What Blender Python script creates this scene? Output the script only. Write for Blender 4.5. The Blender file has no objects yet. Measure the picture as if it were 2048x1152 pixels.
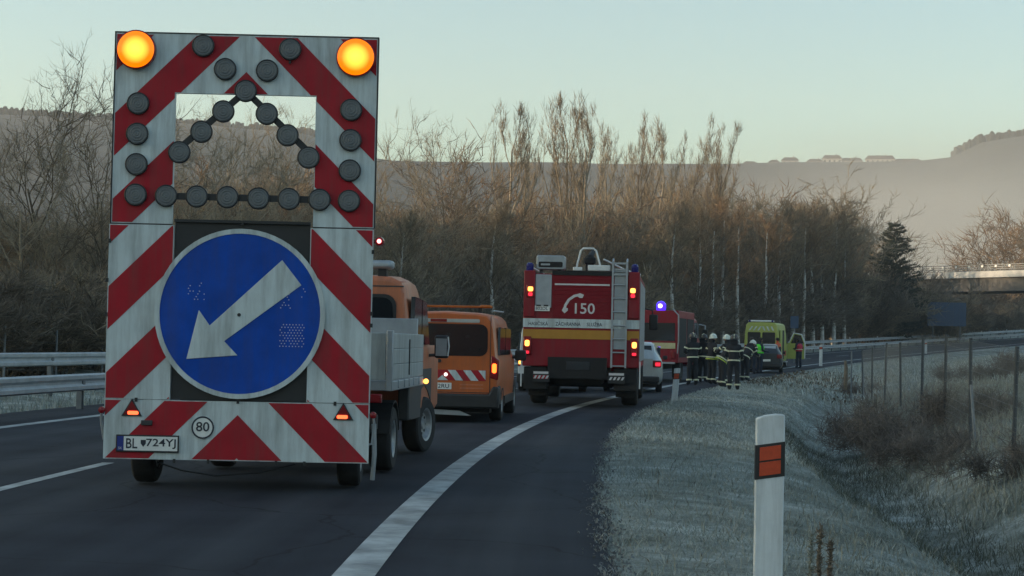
import bpy, bmesh, math, random
import numpy as np
from mathutils import Vector, Matrix, Euler

R = math.radians
random.seed(7)
rng = np.random.default_rng(11)
scene = bpy.context.scene
col = scene.collection

# ------------------------------------------------------------------ camera
FPX = 3500.0                       # focal length in pixels of a 2048 px wide picture
CAMZ = 1.38
PITCH = math.atan(107 / 3500)
ROLL = R(1.2)
cam_data = bpy.data.cameras.new('camera')
cam_data.sensor_width = 36.0
cam_data.lens = FPX / 2048 * 36.0
cam_data.clip_start = 0.1
cam_data.clip_end = 9000
cam = bpy.data.objects.new('camera', cam_data)
col.objects.link(cam)
cam.matrix_world = Matrix.Translation((0, 0, CAMZ)) @ Matrix.Rotation(R(90) + PITCH, 4, 'X') @ Matrix.Rotation(ROLL, 4, 'Z')
scene.camera = cam

# ------------------------------------------------------------------ sky, sun, exposure
SUN_ELEV = R(6.0)
SUN_AZ = R(-92)                    # clockwise from +Y (the view direction): from the left
world = bpy.data.worlds.new('World')
scene.world = world
world.use_nodes = True
wn = world.node_tree
wn.nodes.clear()
wo = wn.nodes.new('ShaderNodeOutputWorld')
bg = wn.nodes.new('ShaderNodeBackground')
sky = wn.nodes.new('ShaderNodeTexSky')
sky.sky_type = 'NISHITA'
sky.sun_disc = False
sky.sun_elevation = SUN_ELEV
sky.sun_rotation = SUN_AZ
sky.altitude = 350
sky.air_density = 1.0
sky.dust_density = 2.5
sky.ozone_density = 1.0
tint = wn.nodes.new('ShaderNodeMix')
tint.data_type = 'RGBA'
tint.blend_type = 'MULTIPLY'
tint.inputs['Factor'].default_value = 1.0
tint.inputs[7].default_value = (0.85, 1.0, 1.04, 1)
wn.links.new(sky.outputs[0], tint.inputs[6])
wn.links.new(tint.outputs[2], bg.inputs['Color'])
bg.inputs['Strength'].default_value = 0.15
wn.links.new(bg.outputs[0], wo.inputs['Surface'])

sun_data = bpy.data.lights.new('sun', 'SUN')
sun_data.energy = 3.2
sun_data.angle = R(0.5)
sun_data.color = (1.0, 0.72, 0.46)
sun = bpy.data.objects.new('sun', sun_data)
col.objects.link(sun)
sd = Vector((math.sin(SUN_AZ) * math.cos(SUN_ELEV), math.cos(SUN_AZ) * math.cos(SUN_ELEV), math.sin(SUN_ELEV)))
sun.rotation_euler = sd.to_track_quat('Z', 'Y').to_euler()
sun.location = (-120, 60, 60)

vs = scene.view_settings
vs.view_transform = 'Standard'
vs.look = 'None'
vs.gamma = 1.0
vs.use_curve_mapping = False
vs.exposure = 1.35
EM = 1.0 / (2 ** vs.exposure)      # lamp strengths below are written as seen in the picture
scene.cycles.use_denoising = True
scene.cycles.volume_step_rate = 4.0
scene.cycles.volume_max_steps = 64
scene.cycles.volume_bounces = 1
scene.cycles.max_bounces = 6
scene.cycles.transparent_max_bounces = 8

# ------------------------------------------------------------------ helpers
def new_mat(name):
    m = bpy.data.materials.new(name)
    m.use_nodes = True
    return m, m.node_tree, m.node_tree.nodes['Principled BSDF']

def mk(name, c, rough=0.5, metal=0.0, var=0.12, scale=6.0, bump=0.0, bscale=60.0, spec=0.5, c2=None, island=False, coat=0.0, streak=0.0):
    """procedural paint: base colour broken up by two noises, fine relief, uneven gloss"""
    m, nt, p = new_mat(name)
    N, L = nt.nodes, nt.links
    tc = N.new('ShaderNodeTexCoord')
    n1 = N.new('ShaderNodeTexNoise'); n1.inputs['Scale'].default_value = scale; n1.inputs['Detail'].default_value = 6
    n1.inputs['Roughness'].default_value = 0.65
    L.new(tc.outputs['Object'], n1.inputs['Vector'])
    mix = N.new('ShaderNodeMix'); mix.data_type = 'RGBA'
    a = [max(0, x * (1 - var)) for x in c]
    b = list(c2) if c2 else [min(1, x * (1 + var)) for x in c]
    mix.inputs[6].default_value = (*a, 1); mix.inputs[7].default_value = (*b, 1)
    mr = N.new('ShaderNodeMapRange'); mr.inputs[1].default_value = 0.3; mr.inputs[2].default_value = 0.7
    L.new(n1.outputs['Fac'], mr.inputs[0])
    fac = mr.outputs[0]
    if island:
        g = N.new('ShaderNodeNewGeometry')
        mm = N.new('ShaderNodeMath'); mm.operation = 'ADD'; mm.use_clamp = True
        m2 = N.new('ShaderNodeMath'); m2.operation = 'MULTIPLY'; m2.inputs[1].default_value = 0.55
        m3 = N.new('ShaderNodeMath'); m3.operation = 'MULTIPLY'; m3.inputs[1].default_value = 0.5
        L.new(g.outputs['Random Per Island'], m2.inputs[0]); L.new(mr.outputs[0], m3.inputs[0])
        L.new(m2.outputs[0], mm.inputs[0]); L.new(m3.outputs[0], mm.inputs[1])
        fac = mm.outputs[0]
    L.new(fac, mix.inputs[0])
    outc = mix.outputs[2]
    if streak:                       # grime run down by rain, and small scuffs
        mp = N.new('ShaderNodeMapping'); mp.inputs['Scale'].default_value = (9, 9, 0.9); L.new(tc.outputs['Object'], mp.inputs[0])
        ns = N.new('ShaderNodeTexNoise'); ns.inputs['Scale'].default_value = 1.0; ns.inputs['Detail'].default_value = 7; ns.inputs['Roughness'].default_value = 0.7
        L.new(mp.outputs[0], ns.inputs['Vector'])
        rs_ = N.new('ShaderNodeMapRange'); rs_.inputs[1].default_value = 0.42; rs_.inputs[2].default_value = 0.72; rs_.inputs[3].default_value = 0.0; rs_.inputs[4].default_value = streak
        L.new(ns.outputs['Fac'], rs_.inputs[0])
        mg = N.new('ShaderNodeMix'); mg.data_type = 'RGBA'; mg.inputs[7].default_value = (0.075, 0.07, 0.06, 1)
        L.new(rs_.outputs[0], mg.inputs[0]); L.new(outc, mg.inputs[6]); outc = mg.outputs[2]
    L.new(outc, p.inputs['Base Color'])
    p.inputs['Metallic'].default_value = metal
    p.inputs['Specular IOR Level'].default_value = spec
    if coat: p.inputs['Coat Weight'].default_value = coat
    rr = N.new('ShaderNodeMapRange'); rr.inputs[3].default_value = max(0.02, rough - 0.08); rr.inputs[4].default_value = min(1, rough + 0.1)
    L.new(n1.outputs['Fac'], rr.inputs[0]); L.new(rr.outputs[0], p.inputs['Roughness'])
    if bump:
        n2 = N.new('ShaderNodeTexNoise'); n2.inputs['Scale'].default_value = bscale; n2.inputs['Detail'].default_value = 4
        L.new(tc.outputs['Object'], n2.inputs['Vector'])
        bp = N.new('ShaderNodeBump'); bp.inputs['Strength'].default_value = bump; bp.inputs['Distance'].default_value = 0.02
        L.new(n2.outputs['Fac'], bp.inputs['Height']); L.new(bp.outputs[0], p.inputs['Normal'])
    return m

def lamp(name, c, strength, base=(0.3, 0.02, 0.02), falloff=False, c2=None):
    """a lens that gives off light; with falloff the bulb in its middle is brighter than the rim"""
    m, nt, p = new_mat(name)
    N, L = nt.nodes, nt.links
    p.inputs['Base Color'].default_value = (*base, 1)
    p.inputs['Roughness'].default_value = 0.2
    p.inputs['Emission Color'].default_value = (*c, 1)
    p.inputs['Emission Strength'].default_value = strength * EM
    if falloff:
        tc = N.new('ShaderNodeTexCoord')
        ln = N.new('ShaderNodeVectorMath'); ln.operation = 'LENGTH'
        L.new(tc.outputs['Object'], ln.inputs[0])
        rp = N.new('ShaderNodeValToRGB')
        rp.color_ramp.elements[0].position = 0.0; rp.color_ramp.elements[0].color = (*c2, 1)
        rp.color_ramp.elements[1].position = falloff; rp.color_ramp.elements[1].color = (*c, 1)
        e = rp.color_ramp.elements.new(falloff * 0.35); e.color = (*[0.55 * a + 0.45 * b for a, b in zip(c, c2)], 1)
        L.new(ln.outputs['Value'], rp.inputs[0]); L.new(rp.outputs[0], p.inputs['Emission Color'])
    return m

class MB:
    """collects shapes and links them as one mesh object"""
    def __init__(s):
        s.v = []; s.f = []
    def add(s, v, f):
        k = len(s.v); s.v += [tuple(p) for p in v]; s.f += [tuple(i + k for i in q) for q in f]; return s
    def box(s, x0, x1, y0, y1, z0, z1):
        v = [(x0,y0,z0),(x1,y0,z0),(x1,y1,z0),(x0,y1,z0),(x0,y0,z1),(x1,y0,z1),(x1,y1,z1),(x0,y1,z1)]
        return s.add(v, [(0,3,2,1),(4,5,6,7),(0,1,5,4),(1,2,6,5),(2,3,7,6),(3,0,4,7)])
    def plate(s, poly, y0, y1):
        """polygon in the XZ plane, pushed from y0 (front, facing -Y) to y1"""
        n = len(poly)
        ar = sum(poly[i][0] * poly[(i+1) % n][1] - poly[(i+1) % n][0] * poly[i][1] for i in range(n))
        if ar < 0: poly = poly[::-1]
        v = [(x, y0, z) for x, z in poly] + [(x, y1, z) for x, z in poly]
        return s.add(v, [tuple(range(n)), tuple(range(2*n-1, n-1, -1))] + [(i, i+n, (i+1) % n + n, (i+1) % n) for i in range(n)])
    def plate_x(s, poly, x0, x1):
        """polygon in the YZ plane, pushed from x0 to x1"""
        if x0 > x1: x0, x1 = x1, x0
        n = len(poly)
        ar = sum(poly[i][0] * poly[(i+1) % n][1] - poly[(i+1) % n][0] * poly[i][1] for i in range(n))
        if ar < 0: poly = poly[::-1]
        v = [(x1, y, z) for y, z in poly] + [(x0, y, z) for y, z in poly]
        return s.add(v, [tuple(range(n)), tuple(range(2*n-1, n-1, -1))] + [(i, i+n, (i+1) % n + n, (i+1) % n) for i in range(n)])
    def tube(s, pts, r, n=8, caps=True):
        pts = [Vector(p) for p in pts]
        rs = r if isinstance(r, (list, tuple)) else [r] * len(pts)
        rings = []
        for i, p in enumerate(pts):
            d = (pts[min(i+1, len(pts)-1)] - pts[max(i-1, 0)]).normalized()
            a = d.orthogonal().normalized() if i == 0 else (a0 - d * a0.dot(d)).normalized()
            a0 = a; b = d.cross(a)
            rings.append([p + (a * math.cos(2*math.pi*k/n) + b * math.sin(2*math.pi*k/n)) * rs[i] for k in range(n)])
        v = [q for r_ in rings for q in r_]
        f = [(i*n+k, i*n+(k+1) % n, (i+1)*n+(k+1) % n, (i+1)*n+k) for i in range(len(pts)-1) for k in range(n)]
        if caps:
            f += [tuple(range(n-1, -1, -1)), tuple((len(pts)-1)*n + k for k in range(n))]
        return s.add(v, f)
    def lathe(s, prof, axis='y', n=20, c=(0, 0, 0)):
        """profile of (radius, along) spun round an axis through c"""
        v = []
        for r, h in prof:
            for k in range(n):
                a = 2 * math.pi * k / n
                p, q = r * math.cos(a), r * math.sin(a)
                v.append({'x': (h + c[0], p + c[1], q + c[2]), 'y': (q + c[0], h + c[1], p + c[2]), 'z': (p + c[0], q + c[1], h + c[2])}[axis])
        f = [(i*n+k, i*n+(k+1) % n, (i+1)*n+(k+1) % n, (i+1)*n+k) for i in range(len(prof)-1) for k in range(n)]
        if prof[0][0] > 1e-6: f.append(tuple(range(n-1, -1, -1)))
        if prof[-1][0] > 1e-6: f.append(tuple((len(prof)-1)*n + k for k in range(n)))
        return s.add(v, f)
    def loft(s, stations):
        """stations: (y, [(x, z), ...]) half sections from the bottom centre line to the top centre line; mirrored"""
        rings = []
        for y, h in stations:
            rings.append([(x, y, z) for x, z in h] + [(-x, y, z) for x, z in h[::-1] if abs(x) > 1e-6])
        n = len(rings[0]); v = [p for r_ in rings for p in r_]
        f = [(i*n+k, i*n+(k+1) % n, (i+1)*n+(k+1) % n, (i+1)*n+k) for i in range(len(rings)-1) for k in range(n)]
        f += [tuple(range(n)), tuple((len(rings)-1)*n + k for k in range(n-1, -1, -1))]
        return s.add(v, f)
    def build(s, name, mat, parent=None, bevel=0.0, loc=None, rot=None, smooth=True, kind=None, label=None, fix=True):
        me = bpy.data.meshes.new(name)
        me.from_pydata(s.v, [], s.f)
        if fix:
            bm = bmesh.new(); bm.from_mesh(me)
            bmesh.ops.recalc_face_normals(bm, faces=bm.faces)
            bm.to_mesh(me); bm.free()
        if smooth:
            me.shade_smooth(); me.set_sharp_from_angle(angle=R(32))
        me.materials.append(mat)
        o = bpy.data.objects.new(name, me)
        col.objects.link(o)
        if parent: o.parent = parent
        if loc is not None: o.location = loc
        if rot is not None: o.rotation_euler = rot
        if kind: o['kind'] = kind
        if label: o['label'] = label
        if bevel:
            b = o.modifiers.new('bevel', 'BEVEL'); b.width = bevel; b.segments = 2; b.limit_method = 'ANGLE'; b.angle_limit = R(40)
            b.harden_normals = False
        return o

def link(name, me, parent=None, loc=(0, 0, 0), rot=(0, 0, 0), sc=(1, 1, 1)):
    o = bpy.data.objects.new(name, me); col.objects.link(o)
    if parent: o.parent = parent
    o.location = loc; o.rotation_euler = rot; o.scale = sc
    return o

def tag(o, label=None, cat=None, group=None, kind=None):
    if label: o['label'] = label
    if cat: o['category'] = cat
    if group: o['group'] = group
    if kind: o['kind'] = kind
    return o

def thing(name, label, cat, loc=(0, 0, 0), heading=0.0, group=None, lean=0.0):
    o = bpy.data.objects.new(name, None); col.objects.link(o)
    o.empty_display_size = 0.3
    o.location = loc; o.rotation_euler = (0, lean, -heading)
    return tag(o, label, cat, group)

def rrect(x0, z0, x1, z1, r, n=4):
    pts = []
    for cx, cz, a0 in ((x1-r, z0+r, -90), (x1-r, z1-r, 0), (x0+r, z1-r, 90), (x0+r, z0+r, 180)):
        for k in range(n + 1):
            a = R(a0 + 90 * k / n); pts.append((cx + r*math.cos(a), cz + r*math.sin(a)))
    return pts

def circ(cx, cz, r, n=28):
    return [(cx + r*math.cos(2*math.pi*k/n), cz + r*math.sin(2*math.pi*k/n)) for k in range(n)]

def ring(mb, cx, cz, r0, r1, y0, y1, n=48):
    v = []; f = []
    for k in range(n):
        a = 2*math.pi*k/n; c_, s_ = math.cos(a), math.sin(a)
        v += [(cx+r0*c_, y0, cz+r0*s_), (cx+r1*c_, y0, cz+r1*s_), (cx+r1*c_, y1, cz+r1*s_), (cx+r0*c_, y1, cz+r0*s_)]
        j = (k+1) % n
        for q in range(4): f.append((4*k+q, 4*k+(q+1) % 4, 4*j+(q+1) % 4, 4*j+q))
    return mb.add(v, f)

def text(body, name, mat, parent, cx, y, cz, height, width=None, bold=0.0):
    """flat lettering facing -Y, fitted to a height and width in metres"""
    cu = bpy.data.curves.new('lettering', 'FONT'); cu.body = body; cu.align_x = 'CENTER'; cu.align_y = 'CENTER'
    cu.size = 1.0; cu.extrude = 0.0; cu.offset = bold; cu.resolution_u = 3
    t = bpy.data.objects.new('tmp', cu); col.objects.link(t)
    bpy.context.view_layer.update()
    me = bpy.data.meshes.new_from_object(t.evaluated_get(bpy.context.evaluated_depsgraph_get()))
    bpy.data.objects.remove(t)
    xs = [v.co.x for v in me.vertices]; ys = [v.co.y for v in me.vertices]
    w, h = max(xs) - min(xs), max(ys) - min(ys)
    k = height / h; kx = (width / w) if width else k
    mx, my = (max(xs) + min(xs)) / 2, (max(ys) + min(ys)) / 2
    for v in me.vertices: v.co = ((v.co.x - mx) * kx, 0, (v.co.y - my) * k)
    me.materials.clear(); me.materials.append(mat)
    o = link(name, me, parent, (cx, y, cz))
    return o

# ------------------------------------------------------------------ the road's own coordinates: s along the right edge line, t to its right
DS = 0.5
_X, _Y, _H = [], [], []
x_, y_, h_ = -0.84, 0.0, -0.028
x_ -= math.sin(h_) * 80; y_ -= math.cos(h_) * 80
for i in range(int(560 / DS) + 1):
    s_ = -80 + i * DS
    _X.append(x_); _Y.append(y_); _H.append(h_)
    x_ += math.sin(h_) * DS; y_ += math.cos(h_) * DS
    h_ += (0 if s_ < 0 else (1/214 if s_ < 44 else (1/600 if s_ < 330 else 0))) * DS
_X, _Y, _H = np.array(_X), np.array(_Y), np.array(_H)
_S = np.arange(len(_X)) * DS - 80

def grade(s):
    return 0.00008 * np.maximum(0, np.asarray(s, float) - 60) ** 2

def frame(s):
    return np.interp(s, _S, _X), np.interp(s, _S, _Y), np.interp(s, _S, _H)

PT = [-70, -40, -24, -17, -15, -12.6, -10.8, -9.6, -8.9, 1.5, 1.9, 2.6, 3.6, 4.4, 5.0, 5.6, 6.3, 7.2, 8.4, 11, 20, 45, 90]
PZ = [2.0, 1.0, 0.4, 0.1, -0.15, -0.12, -0.25, -0.12, -0.03, -0.03, -0.04, -0.07, -0.18, -0.38, -0.92, -1.12, -0.98, -0.4, 0.0, 0.25, 0.6, 1.2, 2.5]

def wob(x, y):
    return (np.sin(x * 0.9 + 1.3 * np.sin(y * 0.37)) * np.cos(y * 0.7 + np.sin(x * 0.5)) + 0.5 * np.sin(2.3 * x + y * 1.7) + 0.4 * np.sin(x * 3.1 - y * 2.9)) / 1.9

def ground_z(s, t):
    s, t = np.asarray(s, float), np.asarray(t, float)
    z = np.interp(t, PT, PZ)
    deep = np.clip((95 - s) / 45, 0.25, 1)                       # the ditch runs out towards the bridge
    z = np.where((t > 3) & (t < 8.4), z * deep + (1 - deep) * (-0.05), z)
    x, y = s, t
    amp = np.interp(t, [-70, -20, -12, -9.2, -9, 1.6, 2.4, 6, 10, 60, 90], [0.8, 0.3, 0.08, 0.02, 0, 0, 0.03, 0.09, 0.16, 0.5, 0.5])
    return z + grade(s) + amp * wob(x, y)

def P(s, t, dz=0.0):
    x, y, h = frame(s)
    return Vector((float(x + t * np.cos(h)), float(y - t * np.sin(h)), float(ground_z(s, t)) + dz))

def ray(px, py):
    """direction of the photograph's pixel"""
    dx, dy = px - 1024, 576 - py
    a = dx * math.cos(ROLL) - dy * math.sin(ROLL); b = dx * math.sin(ROLL) + dy * math.cos(ROLL)
    return a / FPX, (math.cos(PITCH) - b / FPX * math.sin(PITCH)), (math.sin(PITCH) + b / FPX * math.cos(PITCH))

def at(px, py, Y):
    a, b, c = ray(px, py)
    return Vector((a / b * Y, Y, CAMZ + c / b * Y))

def solve_s(px, t, lo=20, hi=330, py=640):
    """where along the road the offset t lies in the direction of a pixel column"""
    a, b, _ = ray(px, py); q = a / b
    ss = np.arange(lo, hi, 0.5)
    x, y, h = frame(ss)
    d = (x + t * np.cos(h)) / (y - t * np.sin(h)) - q
    i = int(np.argmin(np.abs(d)))
    return float(ss[i])
# ------------------------------------------------------------------ materials of the setting
def ground_mat():
    m, nt, p = new_mat('frosty_ground')
    N, L = nt.nodes, nt.links
    tc = N.new('ShaderNodeTexCoord')
    def noise(sc, det=6, rough=0.6):
        n = N.new('ShaderNodeTexNoise'); n.inputs['Scale'].default_value = sc; n.inputs['Detail'].default_value = det; n.inputs['Roughness'].default_value = rough
        L.new(tc.outputs['Object'], n.inputs['Vector']); return n
    a, b, c = noise(0.42), noise(2.6), noise(22)
    r1 = N.new('ShaderNodeValToRGB')
    r1.color_ramp.elements[0].position = 0.40; r1.color_ramp.elements[0].color = (0.07, 0.08, 0.062, 1)
    r1.color_ramp.elements[1].position = 0.60; r1.color_ramp.elements[1].color = (0.42, 0.46, 0.44, 1)
    e = r1.color_ramp.elements.new(0.5); e.color = (0.20, 0.225, 0.205, 1)
    ad = N.new('ShaderNodeMath'); ad.operation = 'MULTIPLY_ADD'; ad.inputs[1].default_value = 0.45
    m2 = N.new('ShaderNodeMath'); m2.operation = 'MULTIPLY_ADD'; m2.inputs[1].default_value = 0.35
    m3 = N.new('ShaderNodeMath'); m3.operation = 'MULTIPLY'; m3.inputs[1].default_value = 0.2
    L.new(c.outputs['Fac'], m3.inputs[0]); L.new(b.outputs['Fac'], m2.inputs[0]); L.new(m3.outputs[0], m2.inputs[2])
    L.new(a.outputs['Fac'], ad.inputs[0]); L.new(m2.outputs[0], ad.inputs[2])
    L.new(ad.outputs[0], r1.inputs[0]); L.new(r1.outputs[0], p.inputs['Base Color'])
    p.inputs['Roughness'].default_value = 0.95
    bp = N.new('ShaderNodeBump'); bp.inputs['Strength'].default_value = 0.8; bp.inputs['Distance'].default_value = 0.06
    L.new(c.outputs['Fac'], bp.inputs['Height']); L.new(bp.outputs[0], p.inputs['Normal'])
    return m

def asphalt_mat():
    m, nt, p = new_mat('asphalt')
    N, L = nt.nodes, nt.links
    tc = N.new('ShaderNodeTexCoord')
    uv = N.new('ShaderNodeUVMap'); uv.uv_map = 'road'
    sp = N.new('ShaderNodeMapping'); sp.inputs['Scale'].default_value = (0.045, 1.6, 1)      # streaks along the lane
    L.new(uv.outputs[0], sp.inputs['Vector'])
    n0 = N.new('ShaderNodeTexNoise'); n0.inputs['Scale'].default_value = 1.6; n0.inputs['Detail'].default_value = 5
    L.new(sp.outputs[0], n0.inputs['Vector'])
    n1 = N.new('ShaderNodeTexNoise'); n1.inputs['Scale'].default_value = 0.7; n1.inputs['Detail'].default_value = 6
    L.new(tc.outputs['Object'], n1.inputs['Vector'])
    n2 = N.new('ShaderNodeTexNoise'); n2.inputs['Scale'].default_value = 130; n2.inputs['Detail'].default_value = 3
    L.new(tc.outputs['Object'], n2.inputs['Vector'])
    ad = N.new('ShaderNodeMath'); ad.operation = 'ADD'; L.new(n0.outputs['Fac'], ad.inputs[0]); L.new(n1.outputs['Fac'], ad.inputs[1])
    a2 = N.new('ShaderNodeMath'); a2.operation = 'MULTIPLY_ADD'; a2.inputs[1].default_value = 0.3
    L.new(n2.outputs['Fac'], a2.inputs[0]); L.new(ad.outputs[0], a2.inputs[2])
    r1 = N.new('ShaderNodeValToRGB')
    mr = N.new('ShaderNodeMapRange'); mr.inputs[1].default_value = 0.85; mr.inputs[2].default_value = 1.5
    L.new(a2.outputs[0], mr.inputs[0]); L.new(mr.outputs[0], r1.inputs[0])
    r1.color_ramp.elements[0].color = (0.017, 0.020, 0.028, 1); r1.color_ramp.elements[1].color = (0.040, 0.046, 0.059, 1)
    # polished wheel tracks, fine cracks
    sx = N.new('ShaderNodeSeparateXYZ'); L.new(uv.outputs[0], sx.inputs[0])
    def mth(op, x, y=0.0):
        n = N.new('ShaderNodeMath'); n.operation = op
        for i, q in enumerate((x, y)):
            if isinstance(q, (int, float)): n.inputs[i].default_value = q
            else: L.new(q, n.inputs[i])
        return n.outputs[0]
    ph = mth('ABSOLUTE', mth('SUBTRACT', mth('FRACT', mth('DIVIDE', mth('ADD', sx.outputs[1], 1.0 + 0.875 + 1.75*20), 1.75)), 0.5))
    tr = N.new('ShaderNodeMapRange'); tr.interpolation_type = 'SMOOTHSTEP'; tr.inputs[1].default_value = 0.26; tr.inputs[2].default_value = 0.05; tr.inputs[3].default_value = 0.0; tr.inputs[4].default_value = 0.55
    L.new(ph, tr.inputs[0])
    trk = mth('MULTIPLY', tr.outputs[0], n0.outputs['Fac'])
    mx = N.new('ShaderNodeMix'); mx.data_type = 'RGBA'; mx.inputs[7].default_value = (0.062, 0.068, 0.078, 1)
    L.new(trk, mx.inputs[0]); L.new(r1.outputs[0], mx.inputs[6])
    vo = N.new('ShaderNodeTexVoronoi'); vo.feature = 'DISTANCE_TO_EDGE'; vo.inputs['Scale'].default_value = 0.33
    wv = N.new('ShaderNodeVectorMath'); wv.operation = 'MULTIPLY_ADD'; wv.inputs[1].default_value = (0.9, 0.9, 0.9)
    L.new(n1.outputs['Color'], wv.inputs[0]); L.new(tc.outputs['Object'], wv.inputs[2]); L.new(wv.outputs[0], vo.inputs['Vector'])
    ck = N.new('ShaderNodeMapRange'); ck.inputs[1].default_value = 0.0; ck.inputs[2].default_value = 0.006; ck.inputs[3].default_value = 0.7; ck.inputs[4].default_value = 0.0
    L.new(vo.outputs['Distance'], ck.inputs[0])
    mc = N.new('ShaderNodeMix'); mc.data_type = 'RGBA'; mc.inputs[7].default_value = (0.008, 0.009, 0.011, 1)
    L.new(ck.outputs[0], mc.inputs[0]); L.new(mx.outputs[2], mc.inputs[6])
    L.new(mc.outputs[2], p.inputs['Base Color'])
    p.inputs['Roughness'].default_value = 0.85
    p.inputs['Specular IOR Level'].default_value = 0.12
    bp = N.new('ShaderNodeBump'); bp.inputs['Strength'].default_value = 0.35; bp.inputs['Distance'].default_value = 0.01
    L.new(n2.outputs['Fac'], bp.inputs['Height']); L.new(bp.outputs[0], p.inputs['Normal'])
    return m

def grid_mesh(name, S, T, zf, mat, parent=None, uv=None):
    S, T = np.asarray(S, float), np.asarray(T, float)
    ss, tt = np.meshgrid(S, T, indexing='ij')
    x, y, h = frame(ss)
    co = np.stack([x + tt*np.cos(h), y - tt*np.sin(h), zf(ss, tt)], -1).reshape(-1, 3)
    n, k = len(S), len(T)
    i = np.arange(n*k).reshape(n, k)
    q = np.stack([i[:-1, :-1], i[:-1, 1:], i[1:, 1:], i[1:, :-1]], -1).reshape(-1, 4)
    me = bpy.data.meshes.new(name)
    me.from_pydata(co.tolist(), [], q.tolist())
    me.shade_smooth()
    if uv:
        l = me.uv_layers.new(name=uv)
        vi = np.empty(len(me.loops), int); me.loops.foreach_get('vertex_index', vi)
        st = np.stack([ss, tt], -1).reshape(-1, 2)[vi]
        l.data.foreach_set('uv', st.ravel().astype(np.float32))
    me.materials.append(mat)
    o = bpy.data.objects.new(name, me); col.objects.link(o)
    if parent: o.parent = parent
    return o

M = {}
M['ground'] = ground_mat()
M['asphalt'] = asphalt_mat()
M['line'] = mk('road_paint', (0.30, 0.33, 0.34), 0.7, var=0.5, scale=2.2, bump=0.3, bscale=90, c2=(0.50, 0.54, 0.55))
M['galv'] = mk('galvanised_steel', (0.40, 0.43, 0.45), 0.5, metal=0.55, var=0.2, scale=3)
M['galv_dark'] = mk('weathered_steel', (0.16, 0.175, 0.185), 0.6, metal=0.3, var=0.2, scale=5)
M['concrete'] = mk('concrete', (0.50, 0.51, 0.51), 0.9, var=0.2, scale=0.8, bump=0.2, bscale=12)
M['concrete_dark'] = mk('dark_concrete', (0.10, 0.10, 0.10), 0.9, var=0.25, scale=0.6, bump=0.2, bscale=12)  # darker concrete for the girders and abutment
M['hill'] = mk('hill_forest', (0.028, 0.031, 0.031), 1.0, var=0.45, scale=0.012, c2=(0.065, 0.068, 0.062))
M['bark'] = mk('bark', (0.15, 0.12, 0.09), 0.95, var=0.35, scale=5)
M['bark_pale'] = mk('pale_bark', (0.30, 0.25, 0.185), 0.95, var=0.35, scale=5)
M['birch'] = mk('birch_bark', (0.62, 0.59, 0.54), 0.8, var=0.5, scale=3, c2=(0.78, 0.76, 0.72))
M['twig'] = mk('twigs_brown', (0.10, 0.078, 0.052), 0.95, var=0.3, scale=0.7, island=True, c2=(0.40, 0.32, 0.215))
M['twig_red'] = mk('twigs_rust', (0.11, 0.072, 0.045), 0.95, var=0.3, scale=0.7, island=True, c2=(0.42, 0.285, 0.17))
M['twig_pale'] = mk('twigs_pale', (0.14, 0.115, 0.08), 0.95, var=0.3, scale=0.7, island=True, c2=(0.48, 0.40, 0.28))
M['twig_dark'] = mk('twigs_dark', (0.06, 0.05, 0.04), 0.95, var=0.3, scale=0.7, island=True, c2=(0.24, 0.195, 0.145))
M['bramble'] = mk('bramble_stems', (0.08, 0.065, 0.06), 0.95, var=0.4, scale=2, island=True, c2=(0.24, 0.21, 0.185))
M['needle'] = mk('needles', (0.022, 0.034, 0.024), 0.9, var=0.4, scale=1.2, island=True, c2=(0.045, 0.06, 0.042))
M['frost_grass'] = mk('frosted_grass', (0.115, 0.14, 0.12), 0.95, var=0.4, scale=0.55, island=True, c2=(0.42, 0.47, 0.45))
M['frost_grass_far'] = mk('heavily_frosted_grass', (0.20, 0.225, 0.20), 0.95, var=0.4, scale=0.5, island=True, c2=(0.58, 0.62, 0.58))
M['dry_grass'] = mk('dry_grass', (0.15, 0.145, 0.105), 0.95, var=0.4, scale=0.5, island=True, c2=(0.40, 0.42, 0.37))

# ------------------------------------------------------------------ ground near the road, road, painted lines
Tn = sorted(set([-70, -60, -50, -40, -32, -26, -22, -19, -17, -16, -15, -14, -13, -12.6, -11.8, -10.8, -10, -9.6, -9.2, -8.9, -8.0, -4, 0, 1.0, 1.5, 1.7]
        + list(np.arange(1.9, 12, 0.3).round(2)) + [12.5, 13.5, 15, 17, 20, 24, 30, 37, 45, 55, 70, 90]))
Sn = list(np.arange(-60, 4, 6.0)) + list(np.arange(4, 60, 0.5)) + list(np.arange(60, 140, 1.5)) + list(np.arange(140, 361, 5))
def gz(s, t):
    z = ground_z(s, t)
    z = np.where((t > -9) & (t < 1.6), z - 0.03, z)                    # the bed under the asphalt
    edge = (t <= -69) | (t >= 89) | (s >= 359) | (s <= -59)
    return np.where(edge, -9.0, z)
tag(grid_mesh('ground', Sn, Tn, gz, M['ground']), 'frosty grass ground beside the road', kind='structure')

def asphalt_z(s, t): return grade(s) - 0.012 + 0 * t
Ta = [-8.85, -7.4, -6, -4.5, -3, -1.5, 0, 0.8, 1.3, 1.55]
Sa = list(np.arange(-60, 361, 1.0))
road = grid_mesh('road', Sa, Ta, lambda s, t: asphalt_z(s, t) - np.where(t > 1.5, 0.02, 0.0), M['asphalt'], uv='road')
# ragged outer rim of the asphalt
me = road.data
co = np.empty(len(me.vertices) * 3); me.vertices.foreach_get('co', co); co = co.reshape(-1, len(Ta), 3)
jit = rng.normal(0, 0.05, len(Sa))
_, _, hh = frame(np.array(Sa))
for k in (-1,):
    co[:, k, 0] += jit * np.cos(hh); co[:, k, 1] -= jit * np.sin(hh)
me.vertices.foreach_set('co', co.ravel())
tag(road, 'dark asphalt motorway carriageway curving to the right', kind='structure')

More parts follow.
